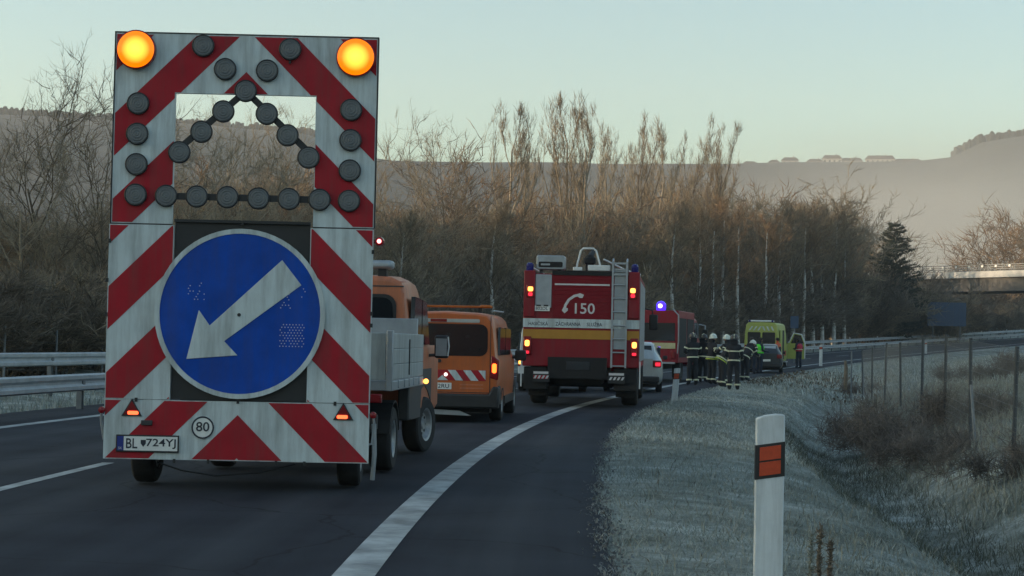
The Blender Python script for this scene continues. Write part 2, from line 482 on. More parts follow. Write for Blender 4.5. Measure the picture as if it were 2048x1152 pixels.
def stripe(name, t, w, s0, s1, label, z=0.004):
    n = max(2, int((s1 - s0) / 0.5))
    o = grid_mesh(name, np.linspace(s0, s1, n), [t - w/2, t + w/2], lambda s, tt: asphalt_z(s, tt) + z, M['line'])
    o.parent = road; o['label'] = label
    return o
stripe('edge_line', 0.0, 0.25, -60, 360, 'broad white edge line along the hard shoulder')
stripe('edge_line', -7.2, 0.20, -60, 360, 'white line at the left edge of the road')
stripe('lane_line', -3.72, 0.13, -60, 18.6, 'white line between the two lanes')
for k in range(8): stripe('lane_line', -3.72, 0.13, 28 + 18*k, 34 + 18*k, 'white dash between the two lanes')

# ------------------------------------------------------------------ far land: one sheet to the hills
CREST = [(-2600, 215), (-1600, 240), (-500, 246), (0, 250), (220, 255), (400, 262), (630, 276), (720, 318), (800, 328), (1100, 330), (1450, 334), (1880, 336),
         (1915, 322), (1960, 302), (2048, 293), (2300, 288), (3200, 300), (5200, 330)]
def crest_h(X, Y):
    th = np.arctan2(X, Y)
    px = 1024 + np.clip(np.tan(np.clip(th, -1.0, 1.0)), -1.6, 1.6) * FPX
    y0 = 683 + (px - 1024) * math.tan(ROLL)
    cy = np.interp(px, [c[0] for c in CREST], [c[1] for c in CREST])
    return (y0 - cy) / FPX * 1500 + CAMZ
ring_r = [0, 60, 120, 200, 300, 420, 560, 700, 820, 940, 1040, 1120, 1200, 1270, 1330, 1390, 1440, 1475, 1500, 1540, 1600, 1700, 1900, 2150]
na = 360
vv, ff = [], []
for ri, rr in enumerate(ring_r):
    for k in range(na):
        a = 2*math.pi*k/na
        X, Y = rr*math.sin(a), rr*math.cos(a)
        if Y > -0.2 * abs(X):
            H = float(crest_h(np.array(X), np.array(Y + 1e-6)))
        else: H = 70.0
        if rr <= 700: z = -9 + 3 * max(0, (rr - 250) / 450)
        elif rr <= 1500:
            u = (rr - 700) / 800; u2 = u*u*(3-2*u); z = -6 + (H + 6) * (u2 * 0.85 + 0.15 * u) + (6 * math.sin(a*37 + rr*0.01) + 4*math.sin(a*91)) * u * (1-u)
        else: z = H - (rr - 1500) * 0.10
        vv.append((X, Y, z))
for ri in range(len(ring_r)-1):
    for k in range(na):
        j = (k+1) % na
        ff.append((ri*na+k, (ri+1)*na+k, (ri+1)*na+j, ri*na+j))
mb = MB(); mb.v, mb.f = vv, ff
tag(mb.build('hills', M['hill'], fix=False), 'long hazy hill ridge behind the trees', kind='structure')

# an added rise, out of view on the left, that keeps the low sun off the road (the photo shows only the tree tops in the sun)
def shade_hill():
    mb = MB(); v, f = [], []
    nx, ny = 60, 14
    for i in range(nx):
        for j in range(ny):
            u = i / (nx-1); w = j / (ny-1)
            Y = -330 + 930 * u; X = -400 + 260 * w
            z = -9 + (49.0 - 9.0 * min(1, max(0, (Y - 55) / 60)) + 9.0 * min(1, max(0, (Y - 225) / 30))) * math.sin(math.pi * w) ** 1.3 * min(1, 6*u, 6*(1-u)) + (1.6*math.sin(Y*0.05) + 1.1*math.sin(Y*0.13+1)) * math.sin(math.pi*w)
            v.append((X, Y, z))
    for i in range(nx-1):
        for j in range(ny-1):
            f.append((i*ny+j, (i+1)*ny+j, (i+1)*ny+j+1, i*ny+j+1))
    mb.v, mb.f = v, f
    tag(mb.build('hill', M['hill'], fix=True), 'added unseen hill that shades the road from the left', kind='structure')
shade_hill()

# far wood edges on the ridge: small bumps of forest that break the skyline
def ridge_wood(name, px0, px1, n, hgt, label):
    mb = MB()
    for k in range(n):
        px = px0 + (px1 - px0) * (k + random.random()*0.9) / n
        a, b, _ = ray(px, 300); d = 1480 + random.uniform(-35, 10)
        nrm = math.hypot(a, b); X, Y = a/nrm*d, b/nrm*d
        H = float(crest_h(np.array(X), np.array(Y)))
        r = random.uniform(1.3, 2.8); h = hgt * random.uniform(0.2, 1.3)
        z0 = H - 9
        n6 = 6; v = []
        for (q, zz) in ((0.75, z0), (1.0, z0 + 8 + h*0.3), (0.7, z0 + 8 + h*0.75)):
            for i in range(n6):
                aa = 2*math.pi*i/n6 + k; rj = r*q*random.uniform(0.75, 1.2)
                v.append((X + rj*math.cos(aa), Y + rj*math.sin(aa), zz + random.uniform(-.5, .5)))
        v.append((X, Y, z0 + 8 + h))
        f = [(l*n6+i, l*n6+(i+1) % n6, (l+1)*n6+(i+1) % n6, (l+1)*n6+i) for l in range(2) for i in range(n6)] + [(12+i, 12+(i+1) % n6, 18) for i in range(n6)]
        mb.add(v, f)
    tag(mb.build(name, M['hill'], smooth=False, fix=False), label, kind='stuff')
ridge_wood('woodland', -500, 690, 1100, 3, 'dark wood edge along the left ridge')
ridge_wood('woodland', 1905, 2500, 1000, 4, 'dark wood on the hilltop at the right')

# ------------------------------------------------------------------ houses on the ridge
M['far_wall'] = mk('house_plaster', (0.55, 0.52, 0.47), 0.9, var=0.1)
M['far_wall2'] = mk('house_render', (0.34, 0.31, 0.28), 0.9, var=0.1)
M['far_roof'] = mk('house_roof', (0.10, 0.075, 0.065), 0.9, var=0.2)
M['far_glass'] = mk('dark_pane', (0.03, 0.035, 0.045), 0.15)
def far_house(px, w, hw, hr, wall, label, chimney=True, depth=9):
    a, b, _ = ray(px, 330); nrm = math.hypot(a, b); d = 1492
    X, Y = a/nrm*d, b/nrm*d
    z0 = float(crest_h(np.array(X), np.array(Y))) - 1.5
    t = thing('house', label, 'house', (X, Y, z0), math.atan2(X, Y), 'houses along the ridge')
    MB().box(-w/2, w/2, -depth/2, depth/2, -4, hw).build('wall', M[wall], t)
    g = MB(); o = 0.6
    v = [(-w/2-o, -depth/2-o, hw-.1), (w/2+o, -depth/2-o, hw-.1), (w/2+o, depth/2+o, hw-.1), (-w/2-o, depth/2+o, hw-.1), (-w/2+2.2, 0, hw+hr), (w/2-2.2, 0, hw+hr)]
    g.add(v, [(0, 1, 5, 4), (2, 3, 4, 5), (0, 4, 3), (1, 2, 5), (0, 3, 2, 1)])
    rf = g.build('roof', M['far_roof'], t)
    if chimney: MB().box(w*.18, w*.18+.9, -.5, .5, hw+hr*.55, hw+hr+1.0).build('chimney', M['far_wall2'], rf)
    for k in range(max(2, int(w/4))):
        xx = -w/2 + w*(k+.5)/max(2, int(w/4))
        MB().box(xx-.7, xx+.7, -depth/2-.06, -depth/2-.004, hw*.35, hw*.75).build('window', M['far_glass'], t)
far_house(1500, 11, 3.0, 1.6, 'far_wall2', 'low grey house at the left end of the row on the ridge', False)
far_house(1548, 9, 3.4, 2.2, 'far_wall2', 'small narrow house second from the left on the ridge')
far_house(1580, 14, 4.6, 3.0, 'far_wall', 'pale house with a white gable third from the left on the ridge')
far_house(1630, 13, 3.6, 2.4, 'far_wall2', 'plain grey house just left of the tallest house on the ridge')
far_house(1664, 16, 5.8, 3.2, 'far_wall', 'tallest house standing in the middle of the ridge row')
far_house(1703, 18, 3.6, 2.8, 'far_wall2', 'grey house just right of the tallest house on the ridge')
far_house(1760, 24, 4.6, 3.4, 'far_wall', 'widest pale house with a long hipped roof on the ridge')
far_house(1815, 22, 2.6, 2.2, 'far_wall2', 'long low dark house at the right end of the ridge row')
# ------------------------------------------------------------------ trees: prototypes of several kinds, then individuals
def twig_mesh(name, base, dirs, lens, rad, mat, bend=0.25, seg=2, up=0.15):
    """thousands of thin bent three-sided twigs as one mesh"""
    n = len(base)
    d = dirs / np.linalg.norm(dirs, axis=1, keepdims=True)
    a = np.cross(d, rng.normal(size=(n, 3))); a /= np.linalg.norm(a, axis=1, keepdims=True)
    b = np.cross(d, a)
    kink = rng.normal(0, bend, (n, 3)); kink[:, 2] += up
    pts = [base, base + d * lens[:, None] * 0.5, base + d * lens[:, None] * 0.5 + (d + kink) * lens[:, None] * 0.5]
    ang = np.array([0, 2.094, 4.189])
    off = [(a * math.cos(t) + b * math.sin(t)) for t in ang]
    r = [rad, rad * 0.72]
    V = np.empty((n, 7, 3))
    for L_ in range(2):
        for k in range(3): V[:, L_*3+k] = pts[L_] + off[k] * r[L_][:, None]
    V[:, 6] = pts[2]
    base_i = np.arange(n)[:, None] * 7
    quads = np.concatenate([base_i + np.array([[k, (k+1) % 3, 3+(k+1) % 3, 3+k]]) for k in range(3)], 0)
    tris = np.concatenate([base_i + np.array([[3+k, 3+(k+1) % 3, 6]]) for k in range(3)], 0)
    me = bpy.data.meshes.new(name)
    nq, ntr = len(quads), len(tris)
    me.vertices.add(n*7); me.vertices.foreach_set('co', V.ravel())
    me.loops.add(nq*4 + ntr*3); me.loops.foreach_set('vertex_index', np.concatenate([quads.ravel(), tris.ravel()]).astype(np.int32))
    me.polygons.add(nq + ntr)
    st = np.concatenate([np.arange(nq)*4, nq*4 + np.arange(ntr)*3]).astype(np.int32)
    me.polygons.foreach_set('loop_start', st)
    me.update(calc_edges=True); me.validate()
    me.materials.append(mat)
    return me

def grow(kind, h, seed):
    """returns limb polylines [(points, radii)] and twig seeds (position, direction, size)"""
    rd = random.Random(seed)
    limbs, seeds = [], []
    def vec(): return Vector((rd.gauss(0, 1), rd.gauss(0, 1), rd.gauss(0, 1)))
    def branch(p, d, L, r, lev, maxlev, spread, upw, nsub, wander):
        n = 6 if lev == 0 else 4
        pts, rs = [p.copy()], [r]
        q = p.copy(); dd = d.normalized()
        for i in range(n):
            dd = (dd + vec() * wander + Vector((0, 0, upw))).normalized()
            q = q + dd * (L / n); pts.append(q.copy()); rs.append(r * (1 - 0.8 * (i+1) / n))
        limbs.append((pts, rs, lev))
        if lev >= 1 or kind in 'CE':
            for i in range(1, len(pts)):
                seeds.append((pts[i], (pts[i] - pts[i-1]).normalized(), L / (1.6 if lev else 5)))
        if lev < maxlev:
            k = nsub[lev]
            for j in range(k):
                f = start[lev] + (1 - start[lev]) * (j + rd.random()) / k
                ii = min(n-1, int(f * n)); fr = f*n - ii
                bp = pts[ii].lerp(pts[ii+1], fr)
                ax = (pts[ii+1] - pts[ii]).normalized()
                side = vec(); side = (side - ax * side.dot(ax)).normalized()
                nd = (ax * math.cos(spread[lev]) + side * math.sin(spread[lev])).normalized()
                LL = L * lens[lev] * (1.15 - 0.65 * f if lev == 0 and kind != 'B' else 1.0) * rd.uniform(0.7, 1.25)
                branch(bp, nd, LL, max(0.026, rs[ii] * (0.5 if lev == 0 else 0.6)), lev+1, maxlev, spread, upw * 1.3, nsub, wander * 1.25)
    if kind == 'A':      # upright poplar
        start, lens, spread, nsub = [0.25, 0.25, 0.2], [0.50, 0.34, 0.4], [R(24), R(24), R(30)], [11, 5, 2]
        branch(Vector((0, 0, -0.4)), Vector((0, 0, 1)), h, h*0.014+.05, 0, 3, spread, 0.20, nsub, 0.06)
    elif kind == 'B':    # spreading, several main limbs
        start, lens, spread, nsub = [0.3, 0.25, 0.2], [0.5, 0.55, 0.5], [R(42), R(38), R(40)], [13, 6, 3]
        branch(Vector((0, 0, -0.4)), Vector((rd.uniform(-.1, .1), rd.uniform(-.1, .1), 1)), h*0.93, h*0.016+.05, 0, 3, spread, 0.06, nsub, 0.12)
    elif kind == 'C':    # dense alder or willow, many stems
        start, lens, spread, nsub = [0.12, 0.15, 0.1], [0.5, 0.5, 0.5], [R(38), R(40), R(45)], [16, 6, 2]
        for k in range(3):
            branch(Vector((rd.uniform(-.7, .7), rd.uniform(-.7, .7), -0.4)), Vector((rd.uniform(-.22, .22), rd.uniform(-.22, .22), 1)), h*rd.uniform(.75, 1)*0.95, h*0.009+.04, 0, 3, spread, 0.05, nsub, 0.10)
    elif kind == 'D':    # birch: long clean stem, fine crown
        start, lens, spread, nsub = [0.42, 0.2, 0.2], [0.30, 0.5, 0.5], [R(38), R(40), R(40)], [18, 6, 2]
        branch(Vector((0, 0, -0.4)), Vector((rd.uniform(-.08, .08), rd.uniform(-.08, .08), 1)), h, h*0.012+.10, 0, 3, spread, 0.05, nsub, 0.05)
    elif kind == 'E':    # shrub
        start, lens, spread, nsub = [0.1, 0.1], [0.55, 0.5], [R(40), R(45)], [7, 4]
        for k in range(9):
            branch(Vector((rd.uniform(-.9, .9), rd.uniform(-.9, .9), -0.2)), Vector((rd.uniform(-.5, .5), rd.uniform(-.5, .5), 1)), h*rd.uniform(.6, 1), 0.035, 0, 2, spread, 0.05, nsub, 0.14)
    return limbs, seeds

PROTO = {}
def make_proto(kind, seed, h, ntw, bark, twig, rad, tl):
    limbs, seeds = grow(kind, h, seed)
    mb = MB()
    lm = MB()
    for pts, rs, lev in limbs:
        (lm if kind == 'D' and lev else mb).tube(pts, rs, n=(7, 5, 4, 3)[min(lev, 3)], caps=False)
    ml = None
    if lm.v:
        ml = bpy.data.meshes.new('limbs'); ml.from_pydata(lm.v, [], lm.f); ml.shade_smooth(); ml.materials.append(M['bark'])
    me = bpy.data.meshes.new('trunk'); me.from_pydata(mb.v, [], mb.f); me.shade_smooth(); me.materials.append(M[bark])
    idx = rng.integers(0, len(seeds), ntw)
    base = np.array([seeds[i][0] for i in idx]); d = np.array([seeds[i][1] for i in idx])
    base = base + rng.normal(0, 0.12 * h / 15, base.shape)
    d = d + rng.normal(0, 0.5 if kind != 'A' else 0.3, d.shape) + np.array([0, 0, 0.25 if kind == 'A' else 0.05])
    ln = rng.uniform(0.5, 1.25, ntw) * tl
    tw = twig_mesh('crown', base, d, ln, np.full(ntw, rad) * rng.uniform(0.6, 1.2, ntw), M[twig])
    zs = np.empty(len(tw.vertices)*3); tw.vertices.foreach_get('co', zs); hz = float(np.quantile(zs[2::3], 0.9985))
    PROTO.setdefault(kind, []).append((me, tw, max(hz, 0.5), ml, limbs[0][0]))

make_proto('A', 1, 17, 1500, 'bark_pale', 'twig', 0.018, 0.75)
make_proto('A', 2, 17, 1500, 'bark_pale', 'twig_pale', 0.018, 0.75)
make_proto('A', 3, 17, 1500, 'bark', 'twig', 0.018, 0.75)
make_proto('B', 4, 12, 3000, 'bark_pale', 'twig_pale', 0.011, 0.85)
make_proto('B', 5, 12, 3000, 'bark', 'twig', 0.011, 0.85)
make_proto('B', 6, 12, 3000, 'bark_pale', 'twig_pale', 0.012, 0.9)
make_proto('B', 16, 12, 2200, 'bark_pale', 'twig_pale', 0.026, 1.0)
make_proto('C', 7, 11, 2300, 'bark_pale', 'twig', 0.022, 0.95)
make_proto('C', 8, 11, 2300, 'bark', 'twig_red', 0.022, 0.95)
make_proto('C', 9, 11, 2300, 'bark_pale', 'twig_pale', 0.022, 0.95)
make_proto('C', 10, 11, 2300, 'bark_pale', 'twig_red', 0.022, 0.95)
make_proto('D', 11, 14, 2400, 'birch', 'twig_red', 0.020, 0.8)
make_proto('D', 12, 14, 2400, 'birch', 'twig', 0.020, 0.8)
make_proto('E', 13, 4, 2600, 'bark', 'twig_dark', 0.016, 0.75)
make_proto('E', 14, 4, 2600, 'bark', 'twig', 0.016, 0.75)
make_proto('E', 15, 4, 2600, 'bark', 'twig_dark', 0.016, 0.75)

def put_tree(kind, pos, h, label, cat='tree', name='bare_tree', group=None, var=None, wide=1.0, dz=0.0):
    pr = PROTO[kind][var if var is not None else random.randrange(len(PROTO[kind]))]
    k = h / pr[2]
    t = thing(name, label, cat, pos, random.uniform(0, 6.28), group)
    t.scale = (k*wide, k*wide, k)
    link('trunk', pr[0], t); link('crown', pr[1], t)
    if pr[3]: link('limbs', pr[3], t)
    return t

def tree_px(kind, px, ytop, t, label, **kw):
    s = solve_s(px, t); p = P(s, t)
    top = at(px, ytop, p.y)
    return put_tree(kind, p, max(3, top.z - p.z), label, **kw)

G_W = 'bare trees of the roadside wood'
hero = [
 ('B', 45, 190, -21, 'thin bare tree at the left border of the picture, behind the guardrail'),
 ('B', 112, 88, -21, 'tallest bare spreading tree left of the arrow trailer'),
 ('B', 190, 125, -19, 'bare forked tree close to the left edge of the arrow trailer'),
 ('B', 385, 170, -22, 'bare tree seen in the left half of the trailer window'),
 ('B', 480, 190, -21, 'bare tree seen in the middle of the trailer window'),
 ('B', 590, 170, -20, 'bare tree seen in the right half of the trailer window'),
 ('B', 800, 235, -20, 'bare spreading tree just right of the arrow trailer'),
 ('B', 862, 215, -21, 'bare tree with a round open crown above the orange van'),
 ('C', 920, 285, -22, 'brown bushy tree between the round crowned tree and the first poplar'),
 ('A', 1012, 200, -24, 'upright poplar at the left of the poplar row, dark clump in its crown'),
 ('A', 1052, 262, -27, 'short upright poplar second in the poplar row'),
 ('A', 1130, 180, -24, 'tallest poplar, above the fire engine'),
 ('A', 1165, 205, -22, 'poplar just right of the tallest poplar'),
 ('A', 1203, 245, -25, 'shorter poplar right of the tall pair above the fire engine'),
 ('A', 1258, 285, -26, 'low thin poplar between the two tall poplar groups'),
 ('A', 1296, 222, -23, 'tall poplar at the left of the right hand poplar group'),
 ('A', 1330, 240, -25, 'second poplar of the right hand poplar group'),
 ('A', 1362, 262, -27, 'low middle poplar of the right hand poplar group'),
 ('A', 1398, 228, -23, 'fourth and tallest poplar of the right hand group'),
 ('A', 1432, 275, -24, 'last poplar at the right end of the poplar row'),
 ('C', 1482, 372, -21, 'brown tree right of the last poplar'),
 ('C', 1522, 358, -23, 'rust brown tree above the roof of the ambulance'),
 ('C', 1580, 378, -22, 'rust brown tree above the right corner of the ambulance'),
 ('F', 1662, 332, -17, 'pale bare tree standing against the fog bank'),
 ('C', 1620, 388, -21, 'dense brown tree left of the pale tree in front of the fog'),
 ('C', 1700, 430, -20, 'low dark tree at the right end of the wood beside the conifer'),
]
for k, px, yt, t, lab in hero:
    far = k == 'F'; k = 'B' if far else k
    tr_ = tree_px(k, px, yt, t, lab, name={'A': 'poplar_tree', 'B': 'bare_tree', 'C': 'bushy_tree'}[k], wide=(1.0 if k == 'A' else 1.1), var=(3 if far else (random.randrange(3) if k == 'B' else (0 if px == 1012 else None))))
    if px == 1012: nest_tree = tr_
for px, yt, t, lab in [(1392, 395, -14.7, 'leftmost white birch of the three behind the firefighters'), (1424, 410, -14.9, 'middle white birch of the three behind the firefighters'),
                       (1446, 385, -14.6, 'rightmost white birch of the three behind the firefighters'), (1557, 400, -14.9, 'thin birch behind the ambulance roof'),
                       (1606, 405, -14.7, 'birch right of the ambulance roof'), (1645, 420, -14.9, 'birch left of the conifer, next to the leaning one'), (1668, 410, -14.7, 'last birch before the conifer'),
                       (1478, 400, -15.0, 'lone birch left of the ambulance'), (1528, 415, -15.2, 'slim birch above the left half of the ambulance'), (1585, 410, -15.1, 'slim birch between the ambulance roof and the small blue sign'),
                       (1626, 395, -15.0, 'birch right of the small blue sign'), (1345, 400, -15.1, 'birch above the blue beacon'), (985, 400, -15.3, 'slim birch above the gap between the van and the fire engine'), (800, 420, -15.3, 'slim birch above the orange truck cab'),
                       (1690, 440, -15.0, 'short birch touching the conifer')]:
    tree_px('D', px, yt, t, lab, name='birch_tree')
# the rest of the wood: bushy trees and shrubs that nothing tells apart but the stretch of wood they stand in
def stretch(px):
    for lim, w in ((235, 'left of the arrow trailer'), (740, 'behind the arrow trailer'), (1045, 'above the orange van'), (1290, 'behind the first fire engine'),
                   (1480, 'behind the firefighters'), (1600, 'behind the ambulance'), (9999, 'between the ambulance and the bridge')):
        if px < lim: return w
for px in range(-60, 1740, 36):
    for row, (t0, lo, hi) in enumerate(((-20.5, 480, 545), (-24, 415, 480), (-29, 360, 430))):
        p_ = px + random.uniform(-12, 12) + row * 9
        drop = np.interp(p_, [-60, 220, 300, 640, 760, 1080, 1110, 1440, 1480, 1560, 1740], [10, 10, -60, -60, 0, 0, -45, -45, -10, 0, 50])
        if row == 2 and random.random() < 0.4: continue
        tree_px('C', p_, random.uniform(lo, hi) + drop, t0 + random.uniform(-1.5, 1.5), ('front', 'middle', 'back')[row] + ' row leafless bushy tree of the wood ' + stretch(p_),
                name='bushy_tree', group='bushy trees ' + stretch(p_), wide=random.uniform(1.0, 1.35))
for px in range(-60, 1760, 22):
    if 262 < px < 715 and px % 66: continue
    for row in range(2):
        p_ = px + random.uniform(-9, 9)
        tree_px('E', p_, random.uniform(520, 600), -17.6 - row*1.6 + random.uniform(-.5, .5), 'dark leafless shrub at the foot of the wood ' + stretch(p_), cat='shrub',
                name='shrub', group='shrubs ' + stretch(p_), wide=random.uniform(1.1, 1.6))
# nest-like dark clump in the first poplar
c_ = Matrix.LocRotScale(nest_tree.location, nest_tree.rotation_euler, nest_tree.scale) @ PROTO['A'][0][4][4]
nn = 260
twn = twig_mesh('nest', np.array(c_) + rng.normal(0, 0.17, (nn, 3)), rng.normal(size=(nn, 3)), np.full(nn, 0.5), np.full(nn, 0.016), M['twig_dark'], bend=.6)
tag(link('bird_nest', twn), 'dark round bird nest in the crown of the first poplar', 'nest')

# ------------------------------------------------------------------ conifer beside the bridge, tree behind the bridge
def conifer(pos, h, label):
    t = thing('conifer_tree', label, 'tree', pos)
    MB().tube([(0, 0, -0.3), (0.05, 0, h*.5), (0, 0.05, h)], [0.17, 0.1, 0.02], n=7).build('trunk', M['bark'], t)
    B, D, Ln = [], [], []
    rd = random.Random(5)
    z = 0.7
    while z < h * 0.985:
        f = z / h
        reach = (1 - f) ** 0.6 * h * 0.30 + 0.35
        for k in range(9):
            a = rd.uniform(0, 6.28); rr = reach * rd.uniform(0.6, 1.2)
            d = np.array([math.cos(a), math.sin(a), rd.uniform(0.05, 0.45)])
            m = int(14 + 40 * rr / 2.5)
            for j in range(m):
                u = rd.random() ** 0.7
                B.append(np.array([0, 0, z]) + d * rr * u + np.array([rd.gauss(0, .09), rd.gauss(0, .09), rd.gauss(0, .06)]))
                D.append(d + np.array([rd.gauss(0, .7), rd.gauss(0, .7), rd.gauss(0.2, .5)])); Ln.append(rd.uniform(.2, .45))
        z += h * 0.036
    me = twig_mesh('crown', np.array(B), np.array(D), np.array(Ln), np.full(len(B), 0.05), M['needle'], bend=.3)
    link('crown', me, t)
pc = P(solve_s(1785, -14.5), -14.5)
conifer(pc, at(1785, 448, pc.y).z - pc.z, 'dark green conifer left of the bridge end')
pb = at(2005, 560, 312); pb.z = float(grade(250)) - 1
put_tree('C', pb, at(2000, 408, pb.y).z - pb.z, 'orange brown sunlit tree rising behind the bridge', name='bushy_tree', var=1, wide=1.3)
pb = at(2080, 560, 305); pb.z = float(grade(250)) - 1
put_tree('C', pb, at(2080, 425, pb.y).z - pb.z, 'brown tree behind the bridge at the right border of the picture', name='bushy_tree', var=3, wide=1.3)
for k, px in enumerate(range(1690, 2150, 13)):
    tt_ = (-19, -23)[k % 2]
    pp = P(solve_s(px, tt_), tt_)
    put_tree('E', pp, at(px, random.uniform(590, 632) if px > 1795 else random.uniform(520, 580), pp.y).z - pp.z, 'dark shrub in the shade under the bridge', cat='shrub', name='shrub', group='shrubs under the bridge', wide=1.6)

for k, px in enumerate(range(1850, 2170, 15)):
    pp = P(solve_s(px, -31, 20, 330), -31)
    put_tree('E', pp, at(px, random.uniform(556, 582), pp.y).z - pp.z, 'tall brown shrub filling the opening behind the bridge', cat='shrub', name='shrub', group='shrubs behind the bridge', wide=1.5)

# ------------------------------------------------------------------ grass: frosted verge, dry bank
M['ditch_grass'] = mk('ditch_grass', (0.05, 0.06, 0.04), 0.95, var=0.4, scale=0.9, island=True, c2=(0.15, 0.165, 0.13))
def blades(name, s, t, hgt, wid, mat, label, lean=0.45):
    n = len(s)
    x, y, h = frame(s)
    base = np.stack([x + t*np.cos(h), y - t*np.sin(h), ground_z(s, t) - 0.01], -1)
    a = rng.uniform(0, 6.283, n)
    side = np.stack([np.cos(a), np.sin(a), 0*a], -1) * (wid/2)[:, None]
    ln = rng.normal(0, lean, (n, 3)); ln[:, 2] = 1
    tip = base + ln * hgt[:, None]
    midp = base + ln * np.array([0.35, 0.35, 0.62]) * hgt[:, None]
    V = np.stack([base - side, base + side, midp + side*0.7, midp - side*0.7, tip], 1)
    i = np.arange(n)[:, None] * 5
    me = bpy.data.meshes.new(name)
    q = i + np.array([[0, 1, 2, 3]]); tr = i + np.array([[3, 2, 4]])
    me.vertices.add(n*5); me.vertices.foreach_set('co', V.ravel())
    me.loops.add(n*7); me.loops.foreach_set('vertex_index', np.concatenate([q.ravel(), tr.ravel()]).astype(np.int32))
    me.polygons.add(n*2); me.polygons.foreach_set('loop_start', np.concatenate([np.arange(n)*4, n*4 + np.arange(n)*3]).astype(np.int32))
    me.update(calc_edges=True)
    me.materials.append(M[mat])
    return tag(link(name, me), label, kind='stuff')

def scatter(n, s0, s1, t0, t1, patch=0.0, pw=1.0, seed=0.0):
    s = s0 + (s1 - s0) * rng.random(n) ** pw; t = rng.uniform(t0, t1, n)
    if patch:
        keep = rng.random(n) < np.clip(0.5 + patch * wob(s*1.3 + seed, t*1.9 + seed*.7), 0.04, 1)
        s, t = s[keep], t[keep]
    return s, t
s1, t1 = scatter(150000, 6.5, 26, 1.45, 5.4, 0.35, 1.4)
keep = t1 > 1.5 + 0.12 * wob(s1*2, s1) + rng.uniform(-.06, .10, len(t1))
s1, t1 = s1[keep], t1[keep]
blades('grass', s1, t1, rng.uniform(0.015, 0.06, len(s1)), rng.uniform(0.004, 0.008, len(s1)), 'frost_grass', 'short frosted grass on the near verge', 0.8)
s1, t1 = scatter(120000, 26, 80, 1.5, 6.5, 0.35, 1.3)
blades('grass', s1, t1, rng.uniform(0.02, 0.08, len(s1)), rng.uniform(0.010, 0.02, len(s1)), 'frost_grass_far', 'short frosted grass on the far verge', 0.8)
s1, t1 = scatter(105000, 10, 62, 6.2, 13.0, 0.6, 1.2, 3.1)
blades('grass', s1, t1, rng.uniform(0.12, 0.42, len(s1)) * (0.7 + 0.5*wob(s1, t1)), rng.uniform(0.008, 0.018, len(s1)), 'dry_grass', 'tall dry grass on the bank beyond the ditch', 0.5)
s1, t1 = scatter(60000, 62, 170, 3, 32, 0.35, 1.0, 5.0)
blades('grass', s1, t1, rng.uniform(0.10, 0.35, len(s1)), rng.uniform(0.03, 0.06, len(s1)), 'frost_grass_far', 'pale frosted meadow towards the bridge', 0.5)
s1, t1 = scatter(24000, 14, 70, -15.5, -9.0, 0.3)
blades('grass', s1, t1, rng.uniform(0.06, 0.25, len(s1)), rng.uniform(0.012, 0.025, len(s1)), 'frost_grass', 'frosted grass between the two guardrails', 0.5)
s1, t1 = scatter(2200, 7, 60, 1.6, 5.0, 0.9, 1.0, 9.0)
s2, t2 = scatter(9000, 8, 45, 1.7, 6.6, 1.3, 1.3, 4.4)
blades('grass', s2, t2, rng.uniform(0.05, 0.17, len(s2)), rng.uniform(0.006, 0.012, len(s2)), 'dry_grass', 'tan dead grass tufts in the frosted verge', 0.7)
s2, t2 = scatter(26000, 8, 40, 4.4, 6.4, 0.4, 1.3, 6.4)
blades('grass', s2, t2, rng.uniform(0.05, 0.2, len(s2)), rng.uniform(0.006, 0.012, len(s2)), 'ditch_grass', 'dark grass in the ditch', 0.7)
blades('weeds', s1, t1, rng.uniform(0.02, 0.07, len(s1)), rng.uniform(0.006, 0.015, len(s1)), 'twig_dark', 'dark weed tufts in the frosted verge', 0.8)

s1, t1 = scatter(5200, 66, 98, 1.8, 7.0, 1.2, 1.0, 2.0)
blades('churned_soil', s1, t1, rng.uniform(0.03, 0.16, len(s1)), rng.uniform(0.04, 0.12, len(s1)), 'twig_dark', 'churned dark soil and torn grass beside the crashed car', 0.9)
def gravel():
    n = 2600
    s = 6 + 40 * rng.random(n) ** 1.5; t = 1.56 + rng.normal(0, .07, n)
    x, y, h = frame(s); r = rng.uniform(.006, .02, n)
    c = np.stack([x + t*np.cos(h), y - t*np.sin(h), np.maximum(ground_z(s, t), asphalt_z(s, t)) + r*.3], -1)
    d = rng.normal(size=(n, 4, 3)); d /= np.linalg.norm(d, axis=2, keepdims=True)
    V = (c[:, None, :] + d * r[:, None, None])
    i = np.arange(n)[:, None]*4
    F = np.concatenate([i + np.array([[0, 1, 2]]), i + np.array([[0, 2, 3]]), i + np.array([[0, 3, 1]]), i + np.array([[1, 3, 2]])], 0)
    me = bpy.data.meshes.new('gravel'); me.from_pydata(V.reshape(-1, 3).tolist(), [], F.tolist()); me.materials.append(mk('stones', (.12, .125, .13), .9, var=.5, island=True, c2=(.22, .235, .24)))
    tag(link('gravel', me), 'loose gravel and frost along the edge of the asphalt', kind='stuff')
gravel()
